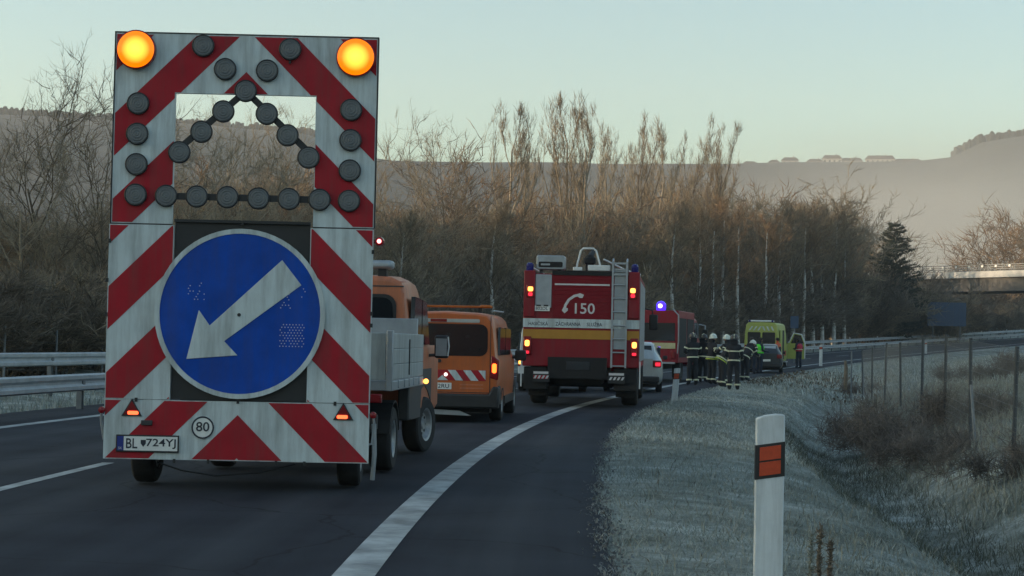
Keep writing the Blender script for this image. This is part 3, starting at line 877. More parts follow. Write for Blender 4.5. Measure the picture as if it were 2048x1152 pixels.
# bramble thicket on the bank, single dry stalks near the marker post
for k, (px, py, t, h, lab) in enumerate([(1765, 0, 6.6, 1.0, 'dark bramble thicket by the far end of the wire fence'), (1815, 0, 6.9, 1.15, 'dark bramble thicket in front of the middle fence posts'),
                              (1870, 0, 7.0, 0.9, 'dark bramble thicket left of the braced fence post'), (1985, 0, 8.6, 0.8, 'low bramble behind the nearest fence post'),
                              (2040, 0, 7.3, 0.75, 'low bramble at the right border below the wire fence'), (1730, 0, 6.3, 0.7, 'small bramble at the end post of the wire fence'),
                              (1950, 0, 10.5, 1.0, 'bramble thicket behind the fence at the right'), (2030, 0, 13, 1.3, 'tall bramble thicket behind the fence at the right border')]):
    lo = 12
    s = solve_s(px, t, lo, 80, 820)
    p = P(s, t, -0.05)
    limbs, seeds = grow('E', 1.0, 40 + k)
    n = 2600
    idx = rng.integers(0, len(seeds), n)
    base = np.array([seeds[i][0] for i in idx]) * np.array([1.25, 1.25, .75]) + rng.normal(0, .07, (n, 3))
    me = twig_mesh('stems', base, rng.normal(size=(n, 3)) + np.array([0, 0, .5]), rng.uniform(.15, .5, n), np.full(n, .006), M['bramble'], bend=.5)
    b = thing('bramble_bush', lab, 'bush', p, 0, 'brambles on the bank'); b.scale = (h*1.1, h*1.1, h)
    mb = MB()
    for pts, rs, lev in limbs[:40]: mb.tube(pts, [0.006]*len(pts), n=3, caps=False)
    mb.build('cane', M['bramble'], b, fix=False, kind='stuff'); link('stems', me, b)

def stalk(px, pyt, Y, h, label, mat='twig_dark', r=0.012):
    top = at(px, pyt, Y)
    t = thing('dry_stalk', label, 'weed', (top.x, top.y, top.z - h), 0, 'dry stalks beside the marker post')
    pts = [(0.0, 0, 0), (0.015, 0, h*.35), (-0.005, 0.01, h*.7), (0.012, 0, h)]
    MB().tube(pts, [r*.5, r*.6, r*.8, r*.3], n=6).build('stem', M[mat], t)
    n = 150
    z = rng.uniform(.45, 1, n) * h
    me = twig_mesh('seed_head', np.stack([0*z, 0*z, z], -1) + rng.normal(0, .004, (n, 3)), rng.normal(size=(n, 3)) + np.array([0, 0, .6]), np.full(n, .03), np.full(n, .004), M[mat], bend=.3)
    link('seed_head', me, t)
stalk(1640, 1050, 9.0, 0.62, 'dark dry flower stalk right of the near marker post, the taller one')
stalk(1661, 1085, 8.8, 0.50, 'dark dry flower stalk right of the near marker post, the shorter one')
stalk(1623, 1068, 9.3, 0.55, 'thin grey stalk between the marker post and the dark stalks', 'dry_grass', .006)
# ------------------------------------------------------------------ guardrails
M['post_dark'] = mk('dark_post_steel', (0.05, 0.06, 0.07), 0.6, metal=.2, var=.25)
M['post_white'] = mk('post_plastic', (0.66, 0.70, 0.72), 0.45, var=0.10, scale=7, streak=.45)
M['black'] = mk('black_plastic', (0.018, 0.019, 0.021), 0.5, var=0.3)
M['orange_refl'] = mk('orange_reflector', (0.50, 0.062, 0.02), 0.35, var=0.15, scale=40)
M['white_refl'] = mk('white_reflector', (0.75, 0.76, 0.74), 0.3, var=0.1)

def guardrail(name, t, s0, s1, zt, step, label, group='guardrails', reflectors=False):
    g = thing(name, label, 'guardrail', P((s0+s1)/2, t), 0, group)
    inv = Matrix.Translation(-Vector(g.location))
    S = np.arange(s0, s1, 1.0)
    prof = [(0.0, 0.0), (0.045, -0.03), (0.045, -0.09), (0.0, -0.135), (0.0, -0.175), (0.045, -0.22), (0.045, -0.28), (0.0, -0.31)]   # w-beam, bulging to the road (+t)
    v, f = [], []
    x, y, h = frame(S)
    for i in range(len(S)):
        z0 = float(grade(S[i])) + zt
        for a, b in prof:
            tt = t + 0.02 + a
            v.append((float(x[i] + tt*np.cos(h[i])), float(y[i] - tt*np.sin(h[i])), z0 + b))
    n = len(prof)
    for i in range(len(S)-1):
        for k in range(n-1): f.append((i*n+k, (i+1)*n+k, (i+1)*n+k+1, i*n+k+1))
    mb = MB(); mb.v, mb.f = [tuple(inv @ Vector(p)) for p in v], f
    b = mb.build('rail_beam', M['galv'], g, fix=False)
    so = b.modifiers.new('thickness', 'SOLIDIFY'); so.thickness = 0.004; so.offset = 0
    pm = None
    for s in np.arange(s0 + 1.0, s1, step):
        p = P(s, t - 0.03); _, _, hh = frame(s)
        z1 = float(grade(s)) + zt - 0.02
        if pm is None:
            q = MB(); q.box(-.05, .05, -.055, -.049, -1.0, 0); q.box(-.05, .05, .049, .055, -1.0, 0); q.box(-.004, .004, -.049, .049, -1.0, 0)
            q.box(.05, .075, -.06, .06, -.29, -.02)
            o = q.build('post', M['galv_dark'], g); pm = o.data
        else:
            o = link('post', pm, g)
        o.location = Vector((p.x, p.y, z1)) - Vector(g.location); o.rotation_euler = (0, 0, -float(hh))
    if reflectors:
        rm = None
        for s in np.arange(max(s0 + 6, 150), s1, 12.5):
            p = P(s, t); _, _, hh = frame(s)
            if rm is None:
                o = MB().plate(rrect(-.07, 0.0, .07, .14, .03), -.012, .012).build('reflector', M['white_refl'], g); rm = o.data
            else: o = link('reflector', rm, g)
            o.location = Vector((p.x, p.y, float(grade(s)) + zt + .03)) - Vector(g.location); o.rotation_euler = (0, 0, -float(hh))
    return g
guardrail('guardrail', -8.35, 14, 340, 0.63, 4.0, 'near steel guardrail along the left edge of the road')
guardrail('guardrail', -12.4, 22, 350, 0.90, 4.0, 'far steel guardrail behind the first one on the left', reflectors=True)

# ------------------------------------------------------------------ marker posts
def marker(pos, heading, label, h=1.08, w=0.125, lean=0.0, band=True):
    t = thing('marker_post', label, 'marker post', pos, heading, 'white marker posts', lean)
    sk = 0.02
    top = [(-w/2, -0.4), (w/2, -0.4), (w/2, h), (w*.2, h+.004), (-w*.2, h-.004), (-w/2, h-.018)]
    MB().plate(top, -0.018, 0.03).build('body', M['post_white'], t, bevel=0.006)
    z1, z0 = h - 0.125, h - 0.275
    bpoly = [(-w/2-.0015, z0-sk/2), (w/2+.0015, z0+sk/2), (w/2+.0015, z1+sk/2), (-w/2-.0015, z1-sk/2)]
    b = MB().plate(bpoly, -0.0205, 0.0325).build('black_band', M['black'], t)
    if band:
        for k in range(2):
            a0 = z0 + .014 + k * .066; a1 = a0 + .058
            MB().plate([(-w/2+.017, a0-sk*.36), (w/2-.017, a0+sk*.36), (w/2-.017, a1+sk*.36), (-w/2+.017, a1-sk*.36)], -0.026, -0.0205).build('reflector', M['orange_refl'], b)
    return t
pn = at(1541, 829, 7.65)
marker((pn.x, pn.y, pn.z - 1.08), R(4), 'large white marker post with an orange reflector in the foreground')
p2 = at(1349, 736, 43.5)
marker((p2.x, p2.y, p2.z - .9), R(10), 'leaning white marker post in front of the silver car', h=.9, lean=R(4.5), w=.15)
p3 = at(1642, 690, 112)
marker((p3.x, p3.y, p3.z - 1.05), R(18), 'far white marker post right of the ambulance', h=1.05, w=.2)
p4 = at(1852, 683, 168)
marker((p4.x, p4.y, p4.z - 1.05), R(22), 'farthest small white marker post seen through the wire fence', h=1.05, w=.22)

# ------------------------------------------------------------------ wire fence on the right
def wire_fence():
    pts = [(7.35, 25.6), (8.0, 30.4), (8.68, 35), (9.4, 40), (10.5, 47), (11.55, 54), (12.4, 60), (13.3, 66)]
    near = [(6.1, 14.5), (6.75, 20.2)]
    pts = near + pts
    g = thing('wire_fence', 'wire mesh fence with grey steel posts beyond the ditch', 'fence', (pts[2][0], pts[2][1], 0))
    def gzxy(x, y):
        ss = np.arange(0, 100, .5); X, Y, H = frame(ss)
        # nearest s for the point
        d = (x - X) * np.sin(H) + (y - Y) * np.cos(H)
        i = int(np.argmin(np.abs(d))); t = (x - X[i]) * np.cos(H[i]) - (y - Y[i]) * np.sin(H[i])
        return float(ground_z(ss[i], t))
    base = [Vector((x, y, gzxy(x, y))) for x, y in pts]
    HT = 1.92
    q = MB()
    off = Vector(g.location)
    rd = random.Random(3)
    tops = []
    for i, b in enumerate(base):
        lean = Vector((rd.gauss(0, .03), rd.gauss(0, .03), 0))
        top = b + Vector((0, 0, HT + rd.uniform(-.06, .06))) + lean; tops.append(top)
        MB().tube([b - Vector((0, 0, .3)) - off, top - off], 0.032, n=8).build('post', M['post_dark'], g)
    for i, sgn in ((3, -1), (9, 1)):
        b = base[i]; d = (base[i-1] - b).normalized()
        MB().tube([b + Vector((0, 0, 1.1)) - off, b + d * 0.95 - Vector((0, 0, .25)) - off], .025, n=7).build('brace', M['galv_dark'], g)
    dd = (base[9] - base[8]).normalized()
    e1 = base[9] + Vector((.9, .35, 0)); 
    MB().tube([e1 - Vector((0, 0, .3)) - off, e1 + Vector((0, 0, HT)) - off], .03, n=8).build('post', M['galv_dark'], g)
    e2 = base[9] + Vector((-.35, .5, 0))
    MB().tube([e2 - Vector((0, 0, .3)) - off, e2 + Vector((0, 0, HT)) - off], .03, n=8).build('post', M['galv_dark'], g)
    mb = MB()
    def wire(a, b, r):
        d = (b - a).normalized(); s = d.orthogonal().normalized() * r; u = d.cross(s)
        a, b = a - off, b - off
        v = [a + s, a - s*.5 + u*.87, a - s*.5 - u*.87, b + s, b - s*.5 + u*.87, b - s*.5 - u*.87]
        mb.add(v, [(0, 1, 4, 3), (1, 2, 5, 4), (2, 0, 3, 5)])
    for i in range(len(base)-1):
        a0, a1, b0, b1 = base[i] + Vector((0, 0, .08)), tops[i] - Vector((0, 0, .04)), base[i+1] + Vector((0, 0, .08)), tops[i+1] - Vector((0, 0, .04))
        L_ = (b0 - a0).length; nv = int(L_ / 0.13)
        for k in range(nv + 1):
            u = k / nv; wire(a0.lerp(b0, u), a1.lerp(b1, u), 0.0022)
        for k in range(13):
            w = k / 12; w = w ** 1.2
            wire(a0.lerp(a1, w), b0.lerp(b1, w), 0.0026)
    mb.build('wire_mesh', M['galv_dark'], g, smooth=False, fix=False, kind='stuff')
wire_fence()
ps = at(1691, 745, 62)
MB().tube([(0, 0, -.6), (0.02, 0, .15), (-.01, 0, .42)], [.06, .07, .04], n=7).build('stump', M['bark'], tag(thing('wooden_stake', 'short dark wooden stake at the end of the wire fence', 'stake', (ps.x, ps.y, ps.z)), None))

# ------------------------------------------------------------------ fence on the left, at the foot of the wood
def left_fence():
    t0 = -15.6
    g = thing('post_fence', 'low post and wire fence behind the guardrails on the left', 'fence', P(50, t0))
    off = Vector(g.location); prev = None; w = MB()
    for s in np.arange(34, 96, 3.0):
        b = P(s, t0)
        MB().tube([b - Vector((0, 0, .3)) - off, b + Vector((0, 0, 1.62)) - off], .035, n=6).build('post', M['galv_dark'], g)
        if prev is not None:
            for hz in (.5, .9, 1.25, 1.5):
                w.tube([prev + Vector((0, 0, hz)) - off, b + Vector((0, 0, hz)) - off], .004, n=3, caps=False)
        prev = b
    w.build('wire', M['galv_dark'], g, fix=False)
left_fence()

# ------------------------------------------------------------------ overpass
def bridge():
    A = at(1790, 560, 262); B = at(2260, 553, 226)
    d = Vector((B.x - A.x, B.y - A.y, 0)); L_ = d.length
    ang = math.atan2(d.y, d.x)
    t = thing('overpass_bridge', 'concrete road bridge with a pale edge beam crossing at the right', 'bridge', (A.x, A.y, 0)); t.rotation_euler = (0, 0, ang)
    zt = at(1830, 547, 259).z; zb = at(1830, 559, 259).z; zg = at(1830, 585, 259).z
    slope = (at(2048, 541, 242).z - zt) / (L_ * 0.5)
    def slab(x0, x1, y0, y1, a, b):
        v = []
        for x in (x0, x1):
            for y in (y0, y1):
                for z in (a, b): v.append((x, y, z + slope * x))
        return MB().add(v, [(0, 2, 3, 1), (4, 5, 7, 6), (0, 1, 5, 4), (2, 6, 7, 3), (0, 4, 6, 2), (1, 3, 7, 5)])
    slab(-20, L_+30, -.35, 9.35, zb, zt).build('deck', M['concrete'], t)
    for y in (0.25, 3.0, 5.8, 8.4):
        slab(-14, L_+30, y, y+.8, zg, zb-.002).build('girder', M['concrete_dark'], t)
    # steel parapet: posts, rails, reflectors
    hp = 0.95
    for y in (-.15, 9.1):
        pm = None
        for k in range(int((L_+35) / 2.2)):
            x = -14 + k*2.2
            if pm is None:
                o = MB().box(-.05, .05, -.04, .04, 0, hp).build('parapet_post', M['galv_dark'], t); pm = o.data
            else: o = link('parapet_post', pm, t)
            o.location = (x, y, zt + slope*x)
        for hz in (.3, .6, .9):
            slab(-14, L_+26, y-.14, y-.045, zt+hz-.06, zt+hz+.06).build('parapet_rail', M['galv_dark'], t)
    rm = None
    for k in range(12):
        x = k*2.5 - 5
        if rm is None:
            o = MB().plate(rrect(-.17, -.12, .17, .18, .06), -.33, -.29).build('reflector', M['white_refl'], t); rm = o.data
        else: o = link('reflector', rm, t)
        o.location = (x, 0, zt + slope*x + .66)
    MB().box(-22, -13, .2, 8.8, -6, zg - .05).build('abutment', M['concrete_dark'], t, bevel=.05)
bridge()

# ------------------------------------------------------------------ road signs beyond the road
M['sign_blue'] = mk('sign_blue', (0.02, 0.055, 0.12), 0.4, var=0.12, scale=1.2)
M['sign_grey'] = mk('sign_back', (0.06, 0.085, 0.12), 0.6, var=0.15)
def board_sign(px0, py0, px1, py1, Y, label, panels):
    a, b = at(px0, py0, Y), at(px1, py1, Y)
    w, h = b.x - a.x, a.z - b.z
    gz_ = float(grade(Y)) - .3
    t = thing('road_sign', label, 'sign', ((a.x + b.x)/2, Y, gz_), R(8))
    zc = (a.z + b.z)/2 - gz_
    for k in range(panels):
        x0 = -w/2 + w*k/panels
        MB().box(x0+.004, x0 + w/panels-.004, -.04, .0, zc-h/2, zc+h/2).build('panel', M['sign_blue'], t, bevel=.01)
    for x in ((-w*.35, w*.35) if panels > 1 else (0,)):
        MB().lathe([(.06, -1.5), (.06, zc + h*.45)], 'z', 10, (x, .07, 0)).build('post', M['galv_dark'], t)
    MB().box(-w*.45, w*.45, .002, .012, zc-.05, zc+.05).build('rail', M['galv_dark'], t)
board_sign(1856, 604, 1931, 653, 222, 'large dark blue road sign below the bridge', 6)
board_sign(1581, 632, 1597, 657, 122, 'small dark blue sign behind the ambulance', 1)
# rusty young tree lit above the sign
pp = at(1892, 652, 229); 
put_tree('E', (pp.x, pp.y, float(grade(225)) - .5), at(1892, 566, 229).z - float(grade(225)), 'small rust coloured shrub rising behind the large blue sign', cat='shrub', name='shrub', var=1)
# ------------------------------------------------------------------ vehicle materials
M['white_sheet'] = mk('reflective_white', (0.58, 0.65, 0.66), 0.5, var=0.10, scale=3, spec=.3, streak=.5)
M['red_sheet'] = mk('reflective_red', (0.38, 0.014, 0.026), 0.55, var=0.16, scale=3, spec=.2, streak=.4)
M['blue_sheet'] = mk('reflective_blue', (0.006, 0.07, 0.42), 0.55, var=0.25, scale=2.5, spec=.15, streak=.3)
M['lamp_grey'] = mk('lamp_lens_off', (0.12, 0.13, 0.135), 0.45, var=0.25, scale=14)
M['rubber'] = mk('tyre_rubber', (0.016, 0.016, 0.017), 0.85, var=0.3, scale=9, bump=.2, bscale=40)
M['rim'] = mk('wheel_steel', (0.30, 0.31, 0.32), 0.45, metal=0.6, var=0.25)
M['under'] = mk('underbody', (0.012, 0.012, 0.013), 0.8, var=0.4)
M['chassis'] = mk('chassis_steel', (0.05, 0.052, 0.055), 0.6, metal=0.3, var=0.3)
M['orange'] = mk('orange_paint', (0.50, 0.12, 0.03), 0.45, var=0.12, scale=1.5, coat=0.2, spec=.3, streak=.35)
M['orange_old'] = mk('faded_orange_paint', (0.52, 0.16, 0.070), 0.5, var=0.14, scale=2, coat=0.1, streak=.4)
M['fire_red'] = mk('fire_engine_red', (0.25, 0.010, 0.020), 0.5, var=0.12, scale=1.2, coat=0.1, spec=.25, streak=.3)
M['fire_red_shutter'] = mk('shutter_red', (0.19, 0.008, 0.016), 0.55, var=0.12, scale=1.5, spec=.2)
M['yellow'] = mk('yellow_band', (0.42, 0.20, 0.02), 0.45, var=0.15, scale=2)
M['lime'] = mk('ambulance_yellow', (0.36, 0.40, 0.09), 0.5, var=0.12, scale=1.5, coat=.1)
M['white_paint'] = mk('white_paint', (0.68, 0.70, 0.70), 0.35, var=0.06, coat=.3)
M['silver'] = mk('silver_paint', (0.42, 0.45, 0.46), 0.3, metal=.5, var=0.1, coat=.4)
M['dark_paint'] = mk('dark_car_paint', (0.018, 0.024, 0.032), 0.3, var=0.2, coat=.4)
M['grey_side'] = mk('dropside_aluminium', (0.38, 0.42, 0.43), 0.5, metal=.25, var=0.14, scale=3, streak=.5)
M['alu'] = mk('aluminium', (0.34, 0.37, 0.40), 0.45, metal=.5, var=0.15, scale=4)
M['glass'] = mk('dark_glass', (0.012, 0.015, 0.018), 0.08, var=0.2, spec=.6)
M['text_dark'] = mk('lettering_dark', (0.02, 0.025, 0.04), 0.6, var=.1)
M['text_white'] = mk('lettering_white', (0.62, 0.60, 0.60), 0.5, var=.1)
M['plate_blue'] = mk('plate_blue', (0.01, 0.03, 0.22), 0.5)
M['red_lens'] = mk('red_lens', (0.20, 0.008, 0.012), 0.2, var=.2)
M['amber_lens'] = mk('amber_lens', (0.4, 0.10, 0.01), 0.2, var=.2)
M['blue_lens'] = mk('blue_beacon_off', (0.02, 0.02, 0.16), 0.25, var=.2)
M['E_amber'] = lamp('amber_flash', (1.0, 0.17, 0.0), 1.5, (0.5, .1, .0), 0.155, (5.5, 3.0, 0.35))
M['E_tail'] = lamp('tail_light', (1.0, 0.10, 0.012), 6.0)
M['E_red'] = lamp('red_marker', (1.0, 0.02, 0.05), 1.6)
M['E_redwhite'] = lamp('red_marker_bright', (1.0, 0.3, 0.3), 4.0)
M['E_glow'] = lamp('amber_light', (1.0, 0.33, 0.06), 4.5)
M['E_bar'] = lamp('red_bar', (1.0, 0.10, 0.03), 3.5)
M['E_blue'] = lamp('blue_beacon', (0.30, 0.26, 1.0), 10.0, (.02, .02, .3))
M['E_bluedim'] = lamp('blue_beacon_dome', (0.055, 0.015, 1.0), 2.2, (.02, .02, .3))
M['E_white'] = lamp('white_glow', (1.0, .95, .85), 2.0, (.6, .6, .6))

def wheel(parent, x, y, r, w, side, steer=0.0, rimcol='rim', z=None):
    """a tyre with its rim; side +1 shows the rim to the right"""
    z = r if z is None else z
    prof = [(r*.60, -w/2), (r*.90, -w/2), (r*.97, -w*.42), (r, -w*.3), (r, w*.3), (r*.97, w*.42), (r*.90, w/2), (r*.60, w/2)]
    q = MB(); q.lathe(prof + [prof[0]], 'x', 28); q.f = q.f[:-2]
    t = q.build('wheel', M['rubber'], parent, loc=(x, y, z), rot=(0, 0, -steer))
    p2 = [(0.0, side*w*.30), (r*.16, side*w*.32), (r*.2, side*w*.18), (r*.44, side*w*.20), (r*.52, side*w*.42), (r*.60, side*w*.47), (r*.60, -side*w*.4)]
    MB().lathe(p2, 'x', 28).build('rim', M[rimcol], t)
    hl = MB()
    for k in range(8):
        a = 2*math.pi*k/8
        hl.lathe([(r*.05, side*w*.19), (r*.05, side*w*.215)], 'x', 8, (0, r*.33*math.cos(a), r*.33*math.sin(a)))
    hl.build('rim_hole', M['under'], t, kind='stuff')
    return t

def clip_poly(poly, x0, x1, z0, z1):
    def cut(ps, f):
        out = []
        for i in range(len(ps)):
            a, b = ps[i], ps[(i+1) % len(ps)]; fa, fb = f(a), f(b)
            if fa >= 0: out.append(a)
            if fa * fb < 0:
                u = fa / (fa - fb); out.append((a[0] + (b[0]-a[0])*u, a[1] + (b[1]-a[1])*u))
        return out
    for f in (lambda p: p[0]-x0, lambda p: x1-p[0], lambda p: p[1]-z0, lambda p: z1-p[1]):
        poly = cut(poly, f)
        if len(poly) < 3: return []
    return poly

# ------------------------------------------------------------------ arrow board trailer
def trailer():
    c = at(473, 922, 15.55)
    t = thing('warning_trailer', 'tall red and white arrow board trailer with two lit amber lamps', 'trailer', (c.x, 15.55, 0), R(-1.0), lean=R(0.0))
    W = 1.165; TOP = 4.06; BOT = c.z; Z1 = BOT + .525; Z2 = BOT + 2.08; WT = BOT + 3.26; WI = .625; SI = .605
    u = MB()
    u.box(-W, -WI, 0, .045, Z2+.012, TOP); u.box(WI, W, 0, .045, Z2+.012, TOP); u.box(-WI, WI, 0, .045, WT, TOP)
    up = u.build('upper_panel', M['white_sheet'], t)
    sl = MB().box(-W-.015, -SI, 0, .045, Z1+.006, Z2).build('side_panel', M['white_sheet'], t)
    sr = MB().box(SI, W+.0, 0, .045, Z1+.006, Z2).build('side_panel', M['white_sheet'], t)
    lo = MB().box(-W-.015, W, 0, .045, BOT, Z1).build('lower_panel', M['white_sheet'], t)
    MB().box(-SI+.004, SI-.004, .03, .06, Z1+.01, Z2+.03).build('black_backing', M['black'], t)
    # chevron stripes, cut to each panel
    Pd, off = 0.764, 0.953 * 0.764
    rects = [(up, -W+.008, -WI-.006, Z2+.02, TOP-.012), (up, WI+.006, W-.008, Z2+.02, TOP-.012), (up, -WI-.006, WI+.006, WT+.006, TOP-.012),
             (sl, -W-.007, -SI-.008, Z1+.012, Z2-.008), (sr, SI+.008, W-.008, Z1+.012, Z2-.008), (lo, -W-.007, W-.008, BOT+.008, Z1-.006)]
    groups = {}
    for n in range(-2, 12):
        q0 = off + Pd * (n - 1); q1 = q0 + Pd * 0.5
        # left half: q = (TOP - z) + (x + W)
        for sg in (-1, 1):
            def pt(xx, q): return (sg*xx, TOP - (q - (W - xx)))
            quad = [pt(W+.02, q0), pt(0, q0), pt(0, q1), pt(W+.02, q1)]
            for o, x0, x1, z0, z1 in rects:
                a0, a1 = (max(x0, 0), x1) if sg > 0 else (x0, min(x1, 0))
                if a1 - a0 < .01: continue
                pl = clip_poly(quad, a0, a1, z0, z1)
                if len(pl) >= 3: groups.setdefault((o.name, n, sg, x0), (o, []))[1].append(pl)
    for (nm, n, sg, x_0), (o, pls) in groups.items():
        mb = MB(); du = MB()
        for pl in pls: mb.plate(pl, -.003, -.0005)
        mb.build('red_stripe', M['red_sheet'], o, smooth=False)
    # dark rim round the board and the hinge lines
    fr = MB()
    for x in (-W-.012, W+.0005): fr.box(x, x+.0115, -.004, .05, Z2+.012, TOP+.012)
    fr.box(-W, W, -.004, .05, TOP+.0005, TOP+.012)
    fr.build('edge_frame', M['black'], t)
    hg = MB(); hg.box(-W-.01, -WI, .004, .04, Z2+.0005, Z2+.0115); hg.box(WI, W, .004, .04, Z2+.0005, Z2+.0115); hg.box(-SI, SI, -.006, .03, Z2+.03, Z2+.055)
    hg.build('hinge_rail', M['black'], t)
    for x, z in ((-1.17, Z2-.15), (1.165, Z2-.2), (-1.185, Z2-.5), (1.165, Z2-.75), (-1.185, Z1+.75), (1.165, Z1+.7), (-.9, Z1), (.86, Z1), (0, Z1+.0), (0, Z2+.03), (-.55, BOT-.01), (-.25, BOT-.01), (.35, BOT-.01), (.6, BOT-.01)):
        MB().box(x-.012, x+.012, -.012, -.004, z-.018, z+.018).build('hinge', M['black'], t)
    # blue arrow disc
    cz = BOT + 1.305
    dr = MB(); ring(dr, 0, cz, .712, .755, -.03, -.0035, 64)
    MB().plate(circ(0, cz, .711, 64), -.024, -.0045).build('blue_disc', M['blue_sheet'], t)
    dr.build('disc_rim', M['white_sheet'], t)
    arrow = [(.363, .484), (.539, .264), (-.132, -.246), (-.011, -.37), (-.462, -.411), (-.363, .026), (-.264, -.11)]
    a = MB().plate([(x, z + cz) for x, z in arrow], -.034, -.0245).build('arrow', M['white_sheet'], t, bevel=.004)
    MB().plate(circ(-.005, cz-.01, .016, 12), -.04, -.0342).build('bolt', M['black'], a)
    pf = MB()
    for (x0, z0, nx, nz, pr) in ((.36, -.28, 8, 9, .92), (.36, .06, 4, 7, .5), (.46, .16, 5, 4, .3), (-.46, .12, 6, 7, .35)):
        for i in range(nx):
            for j in range(nz):
                if random.random() > pr: continue
                x, z = x0 + i*.028 + (j % 2)*.014, z0 + j*.024
                pf.plate(circ(x, z+cz, .0052, 6), -.0262, -.0245)
    pf.build('worn_dots', M['text_white'], t, smooth=False, kind='stuff')
    # small round lamps
    k = 1/225.0
    def zz(y): return BOT + (921 - y) * k
    spots = [(87, 95), (-87, 92), (42, 139), (-42, 138), (0, 181), (43.5, 226), (-43.5, 223), (86, 268), (-86, 265), (129, 312), (-129, 307)]
    for yy in (214, 275, 336, 397): spots += [(212, yy), (-214, yy - 3)]
    for xx in (31, 92, 153): spots += [(xx, 396), (-xx, 395)]
    hm = lm = rm_ = None
    for x, y in spots:
        X, Z = x*k, zz(y)
        if hm is None:
            h = MB().lathe([(.092, -.004), (.100, -.012), (.100, -.036), (.094, -.040), (.09, -.034)], 'y', 24).build('lamp', M['black'], t, loc=(X, 0, Z)); hm = h.data
            l = MB().lathe([(.0, -.040), (.012, -.0425), (.022, -.0385), (.034, -.0415), (.046, -.0375), (.058, -.0405), (.070, -.0365), (.080, -.039), (.0895, -.034)], 'y', 24).build('lens', M['lamp_grey'], h); lm = l.data; MB().box(-.008, .008, -.03, -.004, -.128, -.1005).build('drain_nib', M['black'], h)
        else:
            h = link('lamp', hm, t, (X, 0, Z)); link('lens', lm, h)
    br = MB()
    def bar(a, b):
        A = Vector((a[0]*k, 0, zz(a[1]))); B = Vector((b[0]*k, 0, zz(b[1]))); d = (B-A).normalized(); n = Vector((-d.z, 0, d.x)) * .03
        br.plate([(A.x+n.x, A.z+n.z), (A.x-n.x, A.z-n.z), (B.x-n.x, B.z-n.z), (B.x+n.x, B.z+n.z)], -.012, -.0045)
    bar((-141, 309), (0, 181)); br.build('lamp_bar', M['black'], t); br = MB(); bar((0, 181), (141, 312)); br.build('lamp_bar', M['black'], t)
    br = MB(); bar((-145, 395), (145, 396)); br.build('lamp_bar', M['black'], t)
    for sg, y in ((-1, 104), (1, 109)):
        h = MB().lathe([(.15, -.004), (.175, -.02), (.175, -.07), (.165, -.075)], 'y', 36).build('flash_lamp', M['red_lens'], t, loc=(sg*.975, 0, zz(y)))
        MB().lathe([(.0, -.10), (.06, -.097), (.12, -.088), (.163, -.076)], 'y', 36).build('lens', M['E_amber'], h)
    # plate, 80 disc, triangles
    pl = MB().box(-1.065, -.51, -.022, -.004, BOT+.062, BOT+.215).build('number_plate', M['black'], t, bevel=.004)
    MB().box(-.995, -.522, -.0255, -.0225, BOT+.077, BOT+.202).build('plate_face', M['white_refl'], pl)
    MB().box(-1.053, -.998, -.0255, -.0225, BOT+.077, BOT+.202).build('plate_band', M['plate_blue'], pl)
    text('BL', 'lettering', M['text_dark'], pl, -.924, -.0275, BOT+.14, .088, .10, .012)
    text('724YJ', 'lettering', M['text_dark'], pl, -.666, -.0275, BOT+.14, .088, .262, .012)
    text('SK', 'lettering', M['text_white'], pl, -1.025, -.0275, BOT+.097, .022, .034)
    MB().plate([(-.845, BOT+.172), (-.80, BOT+.172), (-.80, BOT+.14), (-.8225, BOT+.11), (-.845, BOT+.14)], -.0272, -.0258).build('shield', M['text_dark'], pl)
    d8 = MB().plate(circ(-.305, BOT+.29, .10, 32), -.008, -.0035).build('speed_disc', M['white_refl'], t)
    rg = MB(); ring(rg, -.305, BOT+.29, .086, .10, -.0105, -.0085, 32); rg.build('ring', M['text_dark'], d8)
    text('80', 'lettering', M['text_dark'], d8, -.305, -.011, BOT+.298, .085, .118, .012)
    for sg in (-1, 1):
        x = sg*.935; b0, b1 = BOT+.38, BOT+.535
        tr = MB().plate([(x-.09, b0), (x+.09, b0), (x, b1)], -.012, -.0035).build('triangle_reflector', M['black'], t)
        MB().plate([(x-.073, b0+.012), (x+.073, b0+.012), (x, b1-.02)], -.016, -.0125).build('red_triangle', M['red_lens'], tr)
        MB().plate(rrect(x-.045+sg*-.01, b0+.013, x+.05+sg*-.01, b0+.045, .012), -.021, -.0165).build('light_bar', M['E_bar'], tr)
    MB().box(-.85, -.75, -.025, -.004, BOT+.30, BOT+.345).build('hook', M['chassis'], t, bevel=.006)
    # running gear
    for sg in (-1, 1):
        wheel(t, sg*.945, .85, .315, .21, sg)
        g = MB()
        n = 9
        for i in range(n):
            a0, a1 = R(20 + 140*i/n), R(20 + 140*(i+1)/n); r0, r1 = .36, .375
            xa, xb = sg*.945-.13, sg*.945+.13
            q = [(.85 + r*math.cos(a), .315 + r*math.sin(a)) for r, a in ((r0, a0), (r1, a0), (r1, a1), (r0, a1))]
            g.plate_x(q, xa, xb)
        g.build('mudguard', M['chassis'], t)
        MB().tube([(sg*1.05, .06, .42), (sg*1.19, .05, .44), (sg*1.21, .02, .62), (sg*1.2, 0, .70)], .012, n=7).build('marker_arm', M['alu'], t)
        MB().lathe([(.0, -.03), (.03, -.02), (.03, .03), (0, .035)], 'y', 12).build('side_marker', M['red_lens'], t, loc=(sg*1.2, 0, .70))
    MB().tube([(1.205, .05, .62), (1.215, .06, .35), (1.2, .1, .02+.1)], .022, n=7).build('side_flap', M['alu'], t)
    ch = MB(); ch.box(-.75, -.67, .06, 2.0, .42, .52); ch.box(.67, .75, .06, 2.0, .42, .52); ch.box(-.95, .95, .80, .88, .28, .36); ch.box(-.9, .9, .07, .15, .42, .52)
